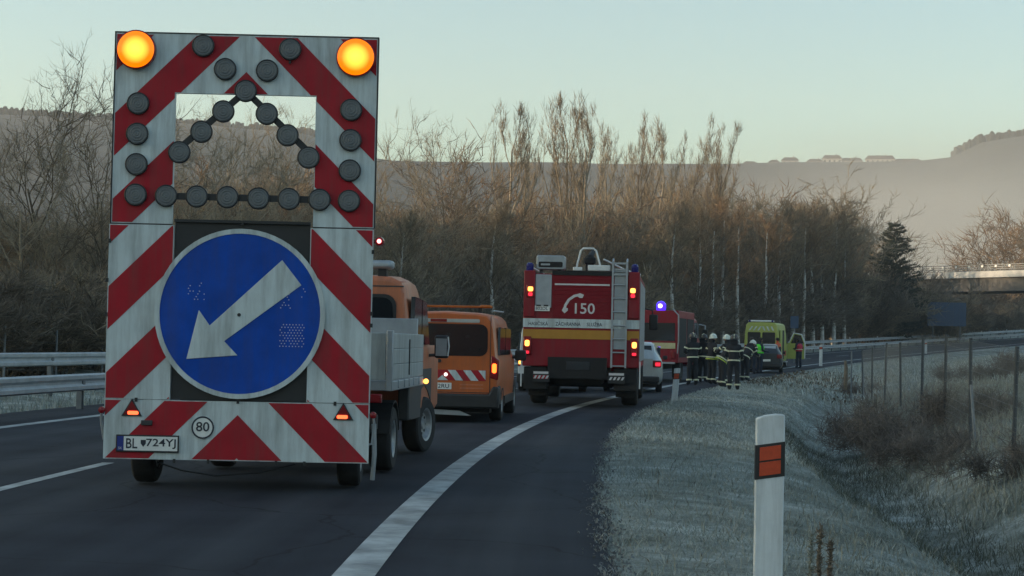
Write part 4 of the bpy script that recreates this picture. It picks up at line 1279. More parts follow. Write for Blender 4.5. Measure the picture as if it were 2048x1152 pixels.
    ch.box(-.06, .06, .15, 2.45, .40, .50); ch.box(-.6, .6, .5, 1.5, .5, .8)
    ch.build('chassis_frame', M['chassis'], t)
    for x in (-.9, .9):
        MB().box(x-.04, x+.04, .05, .13, .53, 3.9).build('mast', M['chassis'], t)
        MB().tube([(x, 1.5, .55), (x, .13, 2.2)], .03, n=8).build('strut', M['chassis'], t)
    MB().tube([(-.72, .1, BOT-.03), (-.5, .1, BOT-.1), (-.2, .12, BOT-.145), (.2, .15, BOT-.11), (.5, .2, BOT-.03)], .008, n=6).build('cable', M['black'], t)
    MB().tube([(1.0, .1, 2.25), (1.2, .1, 2.25)], .018, n=7).build('marker_arm', M['chassis'], t)
    r = MB().lathe([(0, -.07), (.04, -.06), (.045, .03), (.02, .05)], 'y', 14).build('marker_lamp', M['red_lens'], t, loc=(1.215, .1, 2.25))
    MB().lathe([(0, -.082), (.018, -.076), (.02, -.066)], 'y', 12).build('bulb', M['E_redwhite'], r)
trailer()
# ------------------------------------------------------------------ orange dropside truck
def window(parent, pts, y0, y1, name='window', mat='glass'):
    return MB().plate(pts, y0, y1).build(name, M[mat], parent)

def truck():
    t = thing('dropside_truck', 'orange crew cab truck with grey dropside bed in front of the arrow trailer', 'truck', (-2.22, 17.5, 0), R(3.7))
    # bed
    MB().box(-1.05, 1.05, 0.02, 2.72, .86, .96).build('bed_floor', M['alu'], t, bevel=.01)
    tg = MB().box(-.98, .98, -.0, .03, .965, 1.44).build('tailgate', M['grey_side'], t, bevel=.008)
    MB().box(.70, .77, -.006, -.0005, 1.18, 1.42).build('slot', M['black'], tg)
    MB().plate([(.40, 1.09), (.60, 1.09), (.60, .99)], -.006, -.0005).build('sticker', M['text_dark'], tg)
    MB().plate(circ(.78, 1.01, .022, 12), -.01, -.0005).build('lock', M['black'], tg)
    for sg in (-1, 1):
        pp = MB().box(sg*.935-.04*(sg<0), sg*.935+.04*(sg>0)+.0*sg, -.01, .07, .86, 1.52)
        pp = MB().box(min(sg*.985, sg*1.05), max(sg*.985, sg*1.05), -.012, .08, .86, 1.465).build('corner_post', M['alu'], t, bevel=.008)
        for k in range(3):
            z0 = .97 + k*.157
            MB().box(min(sg*1.012, sg*1.045), max(sg*1.012, sg*1.045), .085, 2.70, z0, z0+.154).build('side_board', M['grey_side'], t, bevel=.006)
        for y in (.5, 1.0, 1.4, 1.8, 2.3):
            MB().box(min(sg*1.025, sg*1.062), max(sg*1.025, sg*1.062), y-.05, y+.05, .88, .962).build('hinge', M['alu'], t, bevel=.005)
        MB().box(min(sg*1.046, sg*1.056), max(sg*1.046, sg*1.056), 1.35, 1.39, 1.0, 1.38).build('latch', M['chassis'], t)
    MB().box(-.97, .97, 2.72, 2.77, .96, 1.62).build('headboard', M['alu'], t, bevel=.01)
    # cab
    def sec(w, zb, zt, inset=.14):
        return [(0, zb), (w*.93, zb), (w, zb+.12), (w, 1.22), (w-.02, 1.32), (w-inset*.75, zt-.14), (w-inset, zt-.05), (w-inset-.12, zt), (0, zt+.03)]
    cab = MB().loft([(2.86, sec(.87, .48, 2.06)), (2.90, sec(.89, .46, 2.10)), (3.6, sec(.895, .44, 2.13)), (4.2, sec(.895, .44, 2.10)), (4.85, sec(.89, .44, 1.35, .06)), (5.4, sec(.93, .44, 1.2, .1)), (5.5, sec(.88, .5, .95, .1))])
    cb = cab.build('cab', M['orange_old'], t, bevel=.02)
    for x in (-.80, .76): MB().box(x, x+.03, 2.862, 2.885, 1.0, 1.92).build('pressed_rib', M['orange_old'], t, bevel=.01)
    MB().box(-.78, .78, 2.855, 2.885, 1.985, 2.0).build('roof_seam', M['chassis'], t)
    w = window(t, rrect(-.66, 1.25, .66, 1.86, .12), 2.84, 2.872, 'rear_window'); 
    fr = MB().plate(rrect(-.70, 1.21, .70, 1.90, .14), 2.846, 2.874); fr.build('window_seal', M['black'], w)
    for i, zq in enumerate((1.42, 1.58, 1.72)):
        MB().plate(rrect(.18, zq, .18+.20, zq+.03, .01), 2.834, 2.838).build('sticker', M['silver'], w)
    for sg in (-1, 1):
        MB().plate_x([(2.98, 1.32), (3.75, 1.32), (3.75, 1.86), (3.05, 1.88)], sg*.85, sg*.897).build('side_window', M['glass'], t)
        MB().plate_x([(3.82, 1.32), (4.65, 1.32), (4.25, 1.84), (3.82, 1.86)], sg*.85, sg*.897).build('side_window', M['glass'], t)
        # mirror on its arm
        m = MB().box(min(sg*.96, sg*1.14), max(sg*.96, sg*1.14), 4.62, 4.72, 1.15, 1.44).build('mirror', M['black'], t, bevel=.03)
        MB().box(min(sg*.98, sg*1.12), max(sg*.98, sg*1.12), 4.612, 4.622, 1.18, 1.40).build('mirror_glass', M['alu'], m)
        MB().tube([(sg*.86, 4.66, 1.18), (sg*.98, 4.66, 1.19)], .02, n=7).build('mirror_arm', M['black'], m)
        MB().tube([(sg*1.135, 4.60, 1.42), (sg*1.15, 4.60, 1.30), (sg*1.135, 4.6, 1.18)], .009, n=6).build('mirror_rim', M['white_paint'], m)
        wheel(t, sg*.84, .95, .34, .235, sg)
        wheel(t, sg*.84, 4.15, .34, .215, sg, steer=R(14))
        ar = MB(); n = 8
        for i in range(n):
            a0, a1 = R(10 + 160*i/n), R(10 + 160*(i+1)/n)
            ar.plate_x([(.95 + r*math.cos(a), .34 + r*math.sin(a)) for r, a in ((.385, a0), (.40, a0), (.40, a1), (.385, a1))], sg*.72, sg*.96)
        ar.build('mudguard', M['black'], t)
        l = MB().box(min(sg*.70, sg*.95), max(sg*.70, sg*.95), -.02, .04, .74, .83).build('tail_lamp', M['red_lens'], t, bevel=.01)
        MB().lathe([(0, -.03), (.028, -.02), (.03, .02)], 'y', 12).build('side_marker', M['E_glow'], t, loc=(sg*1.07, 2.80, .90))
        MB().box(min(sg*.80, sg*.93), max(sg*.80, sg*.93), 2.4, 2.8, .46, .86).build('side_box', M['chassis'], t, bevel=.02)
        MB().plate_x([(2.88, .45), (3.74, .45), (3.82, .78), (4.15, .82), (4.5, .75), (4.9, .6), (4.9, 1.02), (2.88, 1.02)], sg*.80, sg*.902).build('dark_lower_side', M['chassis'], t)  # dark plate over the lower half of the cab side
        for yy in (3.0, 3.78): MB().box(min(sg*.893, sg*.9), max(sg*.893, sg*.9), yy, yy+.014, .82, 1.30).build('door_seam', M['black'], t)
    MB().box(-.45, .45, .3, 4.8, .50, .72).build('chassis_frame', M['chassis'], t)
    MB().box(-.9, .9, .02, .10, .48, .62).build('under_guard', M['chassis'], t)
    MB().box(-.75, .75, .88, 1.02, .28, .42).build('rear_axle', M['under'], t)
    bb = MB().box(-.62, .62, 3.0, 3.25, 2.20, 2.30).build('light_bar', M['alu'], t, bevel=.03)
    for x in (-.5, .5): MB().box(x-.05, x+.05, 3.05, 3.2, 2.09, 2.205).build('bracket', M['black'], bb)
    for x in (-.45, .45): MB().box(x-.15, x+.15, 2.99, 3.26, 2.205, 2.29).build('beacon', M['galv'], bb, bevel=.03)
    MB().tube([(0, -.1, .45), (0, .3, .5)], .04, n=8).build('tow_hook', M['chassis'], t)
truck()

# ------------------------------------------------------------------ vans and cars by lofted sections
def van(name, label, cat, loc, heading, paint, L_=4.95, W=.96, H=1.90, belt=1.10, group=None):
    t = thing(name, label, cat, loc, heading, group)
    def sec(w, zb, zt, ins=.13, sh=.04):
        return [(0, zb), (w*.9, zb), (w*.985, zb+.10), (w, zb+.35), (w, belt-.06), (w-sh, belt+.02), (w-ins*.7, zt-.22), (w-ins, zt-.10), (w-ins-.07, zt-.03), (w-ins-.25, zt), (0, zt+.025)]
    st = [(0.0, sec(W*.965, .34, H-.05)), (.05, sec(W*.985, .30, H-.02)), (.5, sec(W, .26, H)), (2.2, sec(W, .26, H+.01)), (3.1, sec(W, .26, H-.01)),
          (3.75, sec(W*.99, .26, H*.80, .12)), (4.2, sec(W*.97, .26, belt+.08, .05)), (L_-.25, sec(W*.92, .28, belt-.12, .05)), (L_, sec(W*.80, .34, belt-.32, .05))]
    # low stations must keep the order of their heights
    fixed = []
    for y, h in st:
        z = -9; hh = []
        for x, zz_ in h:
            z = max(z, zz_) if True else zz_
            hh.append((x, z))
        fixed.append((y, hh))
    body = MB().loft(fixed).build('body', M[paint], t, bevel=.012)
    return t, body

def orange_van():
    # rear right corner stands at about (-0.2, 29.7)
    h = R(4.0)
    t, b = van('utility_van', 'orange van with striped rear band between the truck and the fire engine', 'van', (-1.15, 29.7, 0), h, 'orange', H=1.86)
    W = .96
    w = MB().plate(rrect(-.76, 1.12, .76, 1.66, .13), -.008, .03).build('rear_window', M['glass'], t)
    for x in (-.815, .803): MB().box(x, x+.012, -.006, .01, .50, 1.80).build('tailgate_seam', M['black'], t)
    MB().box(-.80, .80, -.006, .01, .495, .507).build('tailgate_seam', M['black'], t)
    MB().plate(rrect(-.70, 1.685, .62, 1.745, .02), -.012, .02).build('spoiler_strip', M['silver'], t)
    MB().plate(rrect(-.22, 1.69, .06, 1.74, .01), -.018, -.012).build('brake_light', M['red_lens'], t)
    MB().plate(rrect(-.30, 1.0, -.02, 1.06, .025), -.02, .02).build('tailgate_handle', M['black'], t)
    band = MB().plate([(-.74, .70), (.74, .70), (.74, .88), (-.74, .88)], -.005, .02).build('warning_band', M['red_sheet'], t)
    for k in range(-4, 5):
        x = k*.26
        sgn = 1 if k < 0 else -1
        if k == 0: pl = [(-.10, .702), (.10, .702), (0, .79)]
        elif k < 0: pl = clip_poly([(x-.10, .70), (x+.03, .70), (x+.17, .88), (x+.04, .88)], -.735, .735, .702, .878)
        else: pl = clip_poly([(x+.10, .70), (x-.03, .70), (x-.17, .88), (x-.04, .88)], -.735, .735, .702, .878)
        if len(pl) > 2: MB().plate(pl, -.008, -.0055).build('white_stripe', M['white_sheet'], band)
    MB().lathe([(0, -.03), (.03, -.025), (.03, .0)], 'y', 12).build('glowing_badge', M['E_white'], t, loc=(.06, 0, .80))  # badge given a glow of its own, though it is no lamp
    p = MB().plate(rrect(-.36, .55, .16, .66, .01), -.014, .02).build('number_plate', M['white_refl'], t)
    text('BL 802RU', 'lettering', M['text_dark'], p, -.10, -.0155, .605, .07, .44, .01)
    for z in (.635, .575): MB().box(.30, .70, -.004, .01, z-.012, z+.010).build('small_print', M['orange_old'], t)
    for sg in (-1, 1):
        l = MB().plate([(sg*.80, .76), (sg*.945, .72), (sg*.955, 1.06), (sg*.83, 1.14)], -.02, .14).build('tail_lamp', M['red_lens'], t, bevel=.015)
        MB().plate(rrect(min(sg*.845, sg*.92), .84, max(sg*.845, sg*.92), 1.00, .03), -.028, -.0205).build('bulb', M['E_tail'], l)
        MB().plate_x([(.35, 1.14), (1.6, 1.14), (1.6, 1.60), (.45, 1.62)], sg*.90, sg*.942).build('side_window', M['glass'], t)
        MB().plate_x([(1.72, 1.14), (2.95, 1.14), (2.95, 1.60), (1.72, 1.62)], sg*.90, sg*.942).build('side_window', M['glass'], t)
        wheel(t, sg*.85, .95, .335, .215, sg); wheel(t, sg*.85, 4.1, .335, .215, sg)
        m = MB().box(min(sg*.99, sg*1.2), max(sg*.99, sg*1.2), 3.5, 3.6, 1.02, 1.22).build('mirror', M['black'], t, bevel=.03)
        MB().tube([(sg*.93, 3.55, 1.08), (sg*1.0, 3.55, 1.08)], .025, n=6).build('mirror_arm', M['black'], m)
        MB().plate_x([(.1, .3), (.55, .3), (.55, .36), (.3, .62), (.1, .62)], sg*.93, sg*.972).build('bumper_corner', M['black'], t, bevel=.01)
        MB().plate_x([(1.35, .28), (3.7, .28), (3.7, .42), (1.35, .42)], sg*.94, sg*.972).build('sill', M['black'], t)
        MB().tube([(sg*.80, .5, 1.90), (sg*.80, 2.8, 1.92)], .018, n=6).build('roof_rail', M['alu'], t)
    bp = [(-.97, .24), (.97, .24), (.975, .60), (.87, .62), (.80, .48), (-.80, .48), (-.87, .62), (-.975, .60)]
    bm_ = MB().plate(bp, -.10, .12).build('bumper', M['black'], t, bevel=.03)
    for x in (-.42, -.32): MB().plate(circ(x, .36, .03, 12), -.112, -.1005).build('fog_lamp', M['silver'], bm_)
    MB().plate([(-.55, .135), (.50, .11), (.30, .19), (-.55, .22)], .0, .06).build('spray_guard', M['alu'], t)
    MB().box(-.8, .8, .2, 4.4, .16, .30).build('underbody', M['under'], t)
    lb = MB().box(-.86, .72, 1.3, 1.52, 1.96, 2.0).build('light_bar', M['amber_lens'], t, bevel=.015)
    for x in (-.6, .5): MB().box(x-.03, x+.03, 1.36, 1.46, 1.86, 1.965).build('bracket', M['black'], lb)
    for x in (-.70, .60): MB().box(x-.1, x+.1, 1.29, 1.53, 1.962, 2.015).build('beacon', M['amber_lens'], lb, bevel=.02)
orange_van()

def white_van():
    t, b = van('panel_van', 'white van hidden in front of the first fire engine, its left edge showing', 'van', (1.15, 48.6, 0), R(3.0), 'white_paint', H=1.92)
    MB().plate(rrect(-.74, 1.15, .74, 1.70, .12), -.008, .03).build('rear_window', M['glass'], t)
    MB().plate([(-.97, .24), (.97, .24), (.97, .5), (-.97, .5)], -.08, .1).build('bumper', M['black'], t, bevel=.03)
    for sg in (-1, 1):
        l = MB().plate([(sg*.82, .70), (sg*.945, .70), (sg*.95, 1.05), (sg*.85, 1.08)], -.02, .12).build('tail_lamp', M['red_lens'], t, bevel=.015)
        MB().plate(rrect(min(sg*.86, sg*.925), .76, max(sg*.86, sg*.925), .86, .02), -.028, -.0205).build('bulb', M['E_glow'], l)
        MB().plate_x([(.4, 1.16), (2.9, 1.16), (2.9, 1.62), (.5, 1.64)], sg*.90, sg*.945).build('side_window', M['glass'], t)
        wheel(t, sg*.85, .95, .335, .215, sg); wheel(t, sg*.85, 4.1, .335, .215, sg)
        MB().box(min(sg*.95, sg*1.16), max(sg*.95, sg*1.16), 3.4, 3.5, 1.0, 1.24).build('mirror', M['black'], t, bevel=.03)
    MB().box(-.8, .8, .2, 4.4, .16, .30).build('underbody', M['under'], t)
white_van()

def hatch(name, label, loc, heading, paint, group=None, lit=True, glassy='glass', lean=0):
    """small hatchback"""
    t = thing(name, label, 'car', loc, heading, group, lean)
    W, belt, H = .88, .92, 1.47
    def sec(w, zb, zs, zt, wt):
        zs = min(zs, zt - .02)
        return [(0, zb), (w*.88, zb), (w*.98, zb+.12), (w, .55), (w*.985, zs-.12), (w*.95, zs), (wt, max(zs+.005, zt-.07)), (wt-.1, max(zs+.01, zt-.02)), (0, zt)]
    st = [(0.0, sec(W*.86, .34, .86, .98, .66)), (.10, sec(W*.95, .26, .92, 1.14, .64)), (.32, sec(W*.98, .22, .93, 1.36, .60)), (.62, sec(W, .2, .93, 1.44, .60)), (1.6, sec(W, .2, .92, H, .61)),
          (2.3, sec(W, .2, .91, 1.40, .61)), (2.95, sec(W*.99, .2, .90, .99, .70)), (3.5, sec(W*.97, .2, .84, .90, .70)), (3.95, sec(W*.88, .24, .70, .76, .62)), (4.08, sec(W*.76, .3, .58, .64, .5))]
    MB().loft(st).build('body', M[paint], t, bevel=.012)
    q = MB(); q.add([(-.56, -.012+.10, .98), (.56, .088, .98), (.53, .30, 1.345), (-.53, .30, 1.345), (-.56, .13, .98), (.56, .13, .98), (.53, .34, 1.345), (-.53, .34, 1.345)],
            [(0, 1, 2, 3), (7, 6, 5, 4), (0, 4, 5, 1), (1, 5, 6, 2), (2, 6, 7, 3), (3, 7, 4, 0)])
    rw = q.build('rear_window', M[glassy], t)
    for v in rw.data.vertices: v.co.y -= .03
    for sg in (-1, 1):
        MB().plate_x([(.55, .99), (1.5, .99), (1.5, 1.33), (.75, 1.30)], sg*.70, sg*.795).build('side_window', M['glass'], t)
        MB().plate_x([(1.58, .99), (2.6, .97), (2.2, 1.30), (1.58, 1.33)], sg*.70, sg*.795).build('side_window', M['glass'], t)
        l = MB().box(min(sg*.58, sg*.83), max(sg*.58, sg*.83), -.03, .12, .72, .92).build('tail_lamp', M['red_lens'], t, bevel=.03)
        if lit: MB().box(min(sg*.66, sg*.80), max(sg*.66, sg*.80), -.04, -.031, .76, .86).build('bulb', M['E_red'], l)
        wheel(t, sg*.76, .78, .30, .19, sg); wheel(t, sg*.76, 3.3, .30, .19, sg)
        MB().box(min(sg*.86, sg*1.0), max(sg*.86, sg*1.0), 2.45, 2.55, .93, 1.05).build('mirror', M['black'], t, bevel=.03)
    MB().box(-.78, .78, -.06, .1, .28, .46).build('bumper', M['black'], t, bevel=.04)
    MB().box(-.26, .26, -.025, -.0, .58, .69).build('number_plate', M['white_refl'], t, bevel=.005)
    MB().box(-.7, .7, .2, 3.8, .14, .26).build('underbody', M['under'], t)
    return t
hatch('hatchback_car', 'silver car half hidden by the right side of the first fire engine', (3.52, 50.5, 0), R(5), 'silver')
p_ = at(1531, 746, 88)
dark = hatch('hatchback_car', 'dark crashed car on the verge in front of the ambulance', (p_.x, 88, p_.z), R(9), 'dark_paint', lit=False, lean=R(-2), glassy='silver')  # silver rear window stands in for sky reflected in the glass

# ------------------------------------------------------------------ fire engines
def fire_engine():
    t = thing('fire_engine', 'dark red fire engine with 150 and a telephone sign on its rear', 'fire engine', (1.50, 37.6, 0), R(5.4))
    B = 1.25
    body = MB().box(-B, B, .0, 5.6, .86, 2.86).build('body', M['fire_red'], t, bevel=.03)
    cab = MB().loft([(5.75, [(0, .7), (1.15, .7), (1.2, .9), (1.2, 1.7), (1.12, 2.55), (1.0, 2.68), (0, 2.72)]), (7.6, [(0, .7), (1.15, .7), (1.2, .9), (1.2, 1.7), (1.12, 2.55), (1.0, 2.68), (0, 2.72)]),
                (8.0, [(0, .6), (1.15, .6), (1.2, .9), (1.2, 1.6), (1.05, 1.8), (.95, 1.85), (0, 1.9)])]).build('cab', M['fire_red'], t, bevel=.03)
    for sg in (-1, 1):
        MB().plate_x([(5.9, 1.75), (6.7, 1.75), (6.7, 2.4), (5.9, 2.4)], sg*1.08, sg*1.204).build('cab_window', M['glass'], cab)
        MB().plate_x([(6.8, 1.75), (7.55, 1.75), (7.5, 2.4), (6.8, 2.4)], sg*1.08, sg*1.204).build('cab_window', M['glass'], cab)
        # side roller shutters
        for k in range(3):
            y0 = .35 + k*1.75
            sh = MB()
            for i in range(10):
                sh.box(min(sg*1.252, sg*1.262), max(sg*1.252, sg*1.262), y0, y0+1.6, 1.02+i*.172, 1.02+i*.172+.16)
            MB().box(min(sg*1.2505, sg*1.2565), max(sg*1.2505, sg*1.2565), y0-.03, y0+1.63, 1.0, 2.74).build('shutter_frame', M['alu'], t)
            sh.build('roller_shutter', M['alu'], t)
        wheel(t, sg*1.02, 1.9, .52, .36, sg, rimcol='chassis'); wheel(t, sg*1.05, 6.9, .52, .32, sg, rimcol='chassis')
        MB().tube([(sg*1.2, 7.5, 2.3), (sg*1.42, 7.55, 2.25), (sg*1.45, 7.55, 1.9)], .02, n=6).build('mirror_arm', M['black'], t)
        MB().box(min(sg*1.34, sg*1.56), max(sg*1.34, sg*1.56), 7.5, 7.58, 1.75, 2.15).build('mirror', M['black'], t, bevel=.03)
        # rear corner columns with lamps
        cc = MB().box(min(sg*1.0, sg*1.245), max(sg*1.0, sg*1.245), -.05, .12, 1.92, 2.92).build('corner_column', M['fire_red'], t, bevel=.02)
        x = sg*1.10
        h1 = MB().box(x-.085, x+.085, -.075, -.05, 2.34, 2.62).build('lamp_cluster', M['red_lens'], t, bevel=.02)
        MB().plate(rrect(x-.055, 2.47, x+.055, 2.57, .03), -.085, -.0755).build('amber_light', M['E_glow'], h1)
        MB().plate(rrect(x-.045, 2.37, x+.045, 2.445, .025), -.085, -.0755).build('red_light', M['E_red'], h1)
        x = sg*1.15
        h2 = MB().box(x-.085, x+.085, -.06, -.0, 1.10, 1.50).build('lamp_cluster', M['red_lens'], t, bevel=.02)
        MB().plate(rrect(x-.05, 1.29, x+.05, 1.42, .035), -.07, -.0605).build('brake_light', M['E_glow'], h2)
        MB().plate(rrect(x-.045, 1.13, x+.045, 1.19, .02), -.07, -.0605).build('red_light', M['E_red'], h2)
        MB().lathe([(.07, 2.92), (.08, 2.94), (.08, 3.05), (.05, 3.09), (0, 3.10)], 'z', 14, (sg*1.13, .05, 0)).build('blue_beacon', M['blue_lens'], t)
        # reflective bumper plates
        x0 = -1.02 if sg < 0 else .60
        bp = MB().box(x0, x0+.36, -.05, .0, .53, .76).build('bumper_plate', M['black'], t)
        MB().box(x0+.02, x0+.34, -.054, -.0505, .70, .75).build('white_strip', M['text_white'], bp)
        for k in range(4):
            MB().plate([(x0+.02+k*.085, .60), (x0+.065+k*.085, .60), (x0+.10+k*.085, .665), (x0+.055+k*.085, .665)], -.054, -.0505).build('stripe', M['text_white'] if sg > 0 else M['white_sheet'], bp)
        if sg < 0: MB().box(x0+.02, x0+.34, -.0525, -.0503, .595, .67).build('red_field', M['red_sheet'], bp)
        MB().box(min(sg*.72, sg*1.22), max(sg*.72, sg*1.22), .05, .5, .36, .85).build('rear_box', M['under'], t, bevel=.02)
        MB().box(min(sg*1.262, sg*1.29), max(sg*1.262, sg*1.29), .02, .05, .42, 1.0).build('edge_strip', M['white_paint'], t)
    # rear face
    MB().box(-1.0, -.65, -.02, -.0, 2.12, 2.84).build('grey_panel', M['alu'], t, bevel=.01)
    sh = MB().box(-.62, .64, -.012, .0, 1.90, 2.83).build('rear_shutter', M['fire_red_shutter'], t)
    for i in range(11):
        MB().box(-.61, .63, -.017, -.0125, 1.92+i*.082, 1.92+i*.082+.074).build('slat', M['fire_red_shutter'], sh, bevel=.003)
    MB().box(-.58, .60, -.026, -.0175, 2.615, 2.65).build('shutter_bar', M['text_white'], sh)
    MB().box(-.64, .66, -.03, -.0, 2.83, 2.93).build('shutter_head', M['under'], t)
    text('150', 'lettering', M['text_white'], sh, .075, -.0195, 2.12, .23, .43, .012)
    # telephone handset: bow with two ends
    hs = MB(); pts = [(-.37, 2.06), (-.345, 2.18), (-.275, 2.30), (-.16, 2.385), (-.02, 2.42)]
    lo_, hi_ = [], []
    for i, (x, z) in enumerate(pts):
        a = pts[min(i+1, 4)]; b = pts[max(i-1, 0)]; d = Vector((a[0]-b[0], a[1]-b[1])).normalized(); n = Vector((-d.y, d.x)) * .028
        lo_.append((x+n.x, z+n.y)); hi_.append((x-n.x, z-n.y))
    hs.plate(lo_ + hi_[::-1], -.0215, -.018)
    hs.plate([(-.42, 2.07), (-.385, 2.14), (-.29, 2.12), (-.29, 2.07), (-.36, 2.01)], -.0235, -.0217)
    hs.plate([(-.04, 2.45), (.05, 2.415), (.02, 2.345), (-.04, 2.345), (-.10, 2.385)], -.0235, -.0217)
    hs.build('telephone_sign', M['text_white'], sh)
    wb = MB().box(-1.252, 1.252, -.022, -.0, 1.70, 1.89).build('white_band', M['white_sheet'], t)
    text('HASIČSKÁ', 'lettering', M['text_dark'], wb, -.92, -.0245, 1.79, .10, .42, .008)
    text('ZÁCHRANNÁ', 'lettering', M['text_dark'], wb, -.28, -.0245, 1.79, .10, .54, .008)
    text('SLUŽBA', 'lettering', M['text_dark'], wb, .29, -.0245, 1.79, .10, .33, .008)
    MB().box(-1.25, 1.25, -.012, -.0, 1.46, 1.655).build('yellow_band', M['yellow'], t)
    rp = MB().plate(rrect(-1.18, 2.05, -.68, 2.165, .012), -.034, -.02).build('number_plate', M['white_refl'], t)
    text('ZA 802DL', 'lettering', M['text_dark'], rp, -.93, -.0355, 2.107, .07, .42, .01)
    for x in (-.92, -.76): MB().box(x-.05, x+.05, -.05, -.0345, 2.155, 2.185).build('plate_lamp', M['black'], rp)
    MB().box(-.70, .57, -.03, .0, .62, 1.07).build('tow_recess', M['under'], t)
    MB().box(-.30, .20, -.04, -.0305, .80, .98).build('winch_cover', M['dark_paint'], t, bevel=.02)
    MB().box(-.95, .95, .02, .14, .60, .66).build('under_guard', M['chassis'], t)
    MB().box(-.45, .45, .3, 7.5, .5, .86).build('chassis_frame', M['under'], t)
    MB().box(-.8, .8, 1.78, 2.02, .40, .62).build('rear_axle', M['under'], t)
    for x in (-.95, .95): MB().box(x-.2, x+.2, .55, .58, .22, .80).build('mud_flap', M['rubber'], t)
    # ladder at the right with its grey back
    MB().box(.70, .95, -.016, -.0, 1.26, 2.95).build('ladder_backing', M['alu'], t)
    ld = MB()
    for x in (.665, .965): ld.box(x-.02, x+.02, -.09, -.04, .86, 3.14)
    lad = ld.build('ladder', M['alu'], t)
    for k in range(8):
        z = .90 + k*.29
        MB().tube([(.685, -.065, z), (.945, -.065, z)], .016, n=7).build('rung', M['alu'], lad)
    for z in (2.86, 2.97, 3.10): MB().box(.645, .985, -.08, -.03, z-.02, z+.02).build('rung', M['alu'], lad)
    for x in (.665, .965): MB().tube([(x, -.065, 3.12), (x, .15, 3.20), (x, .5, 2.95)], .02, n=7).build('handrail', M['alu'], lad)
    # roof: flood light box, monitor in its hoop, rails
    fb = MB().plate(rrect(-1.0, 2.95, -.38, 3.26, .05), .1, .55).build('roof_box', M['alu'], t, bevel=.02)
    MB().plate(rrect(-.95, 3.0, -.43, 3.12, .03), .09, .0995).build('box_front', M['under'], fb)
    MB().plate(rrect(-.90, 3.04, -.70, 3.08, .01), .084, .0895).build('box_handle', M['alu'], fb)
    for x in (-.9, -.5): MB().box(x-.03, x+.03, .15, .5, 2.86, 2.95).build('bracket', M['chassis'], fb)
    MB().tube([(-.17, .3, 2.86), (-.12, .3, 3.1), (-.05, .3, 3.38), (.0, .3, 3.43), (.22, .3, 3.43), (.28, .3, 3.38), (.36, .3, 3.1), (.42, .3, 2.86)], .022, n=8).build('hoop', M['white_paint'], t)
    mo = MB(); mo.lathe([(.09, 2.86), (.09, 3.1), (.13, 3.12), (.13, 3.22), (.06, 3.3)], 'z', 14, (.14, .45, 0)); mo.tube([(.14, .45, 3.2), (.16, .9, 3.36), (.18, 1.5, 3.45)], [.08, .06, .05], n=10)
    mo.build('water_monitor', M['under'], t)
    MB().box(-.20, .0, .02, .12, 2.935, 3.01).build('roof_bracket', M['white_paint'], t, bevel=.01)
    MB().box(.12, .60, .02, .14, 2.935, 3.06).build('roof_locker', M['white_paint'], t, bevel=.015)
    for sg in (-1, 1):
        MB().tube([(sg*1.15, .15, 2.86), (sg*1.15, .3, 3.02), (sg*1.15, 4.5, 3.02), (sg*1.15, 5.2, 2.86)], .018, n=7).build('roof_rail', M['white_paint'], t)
    MB().tube([(.45, .35, 3.2), (.9, .9, 3.0), (1.2, 2.0, 2.95)], .02, n=7).build('hose_rail', M['white_paint'], t)
fire_engine()

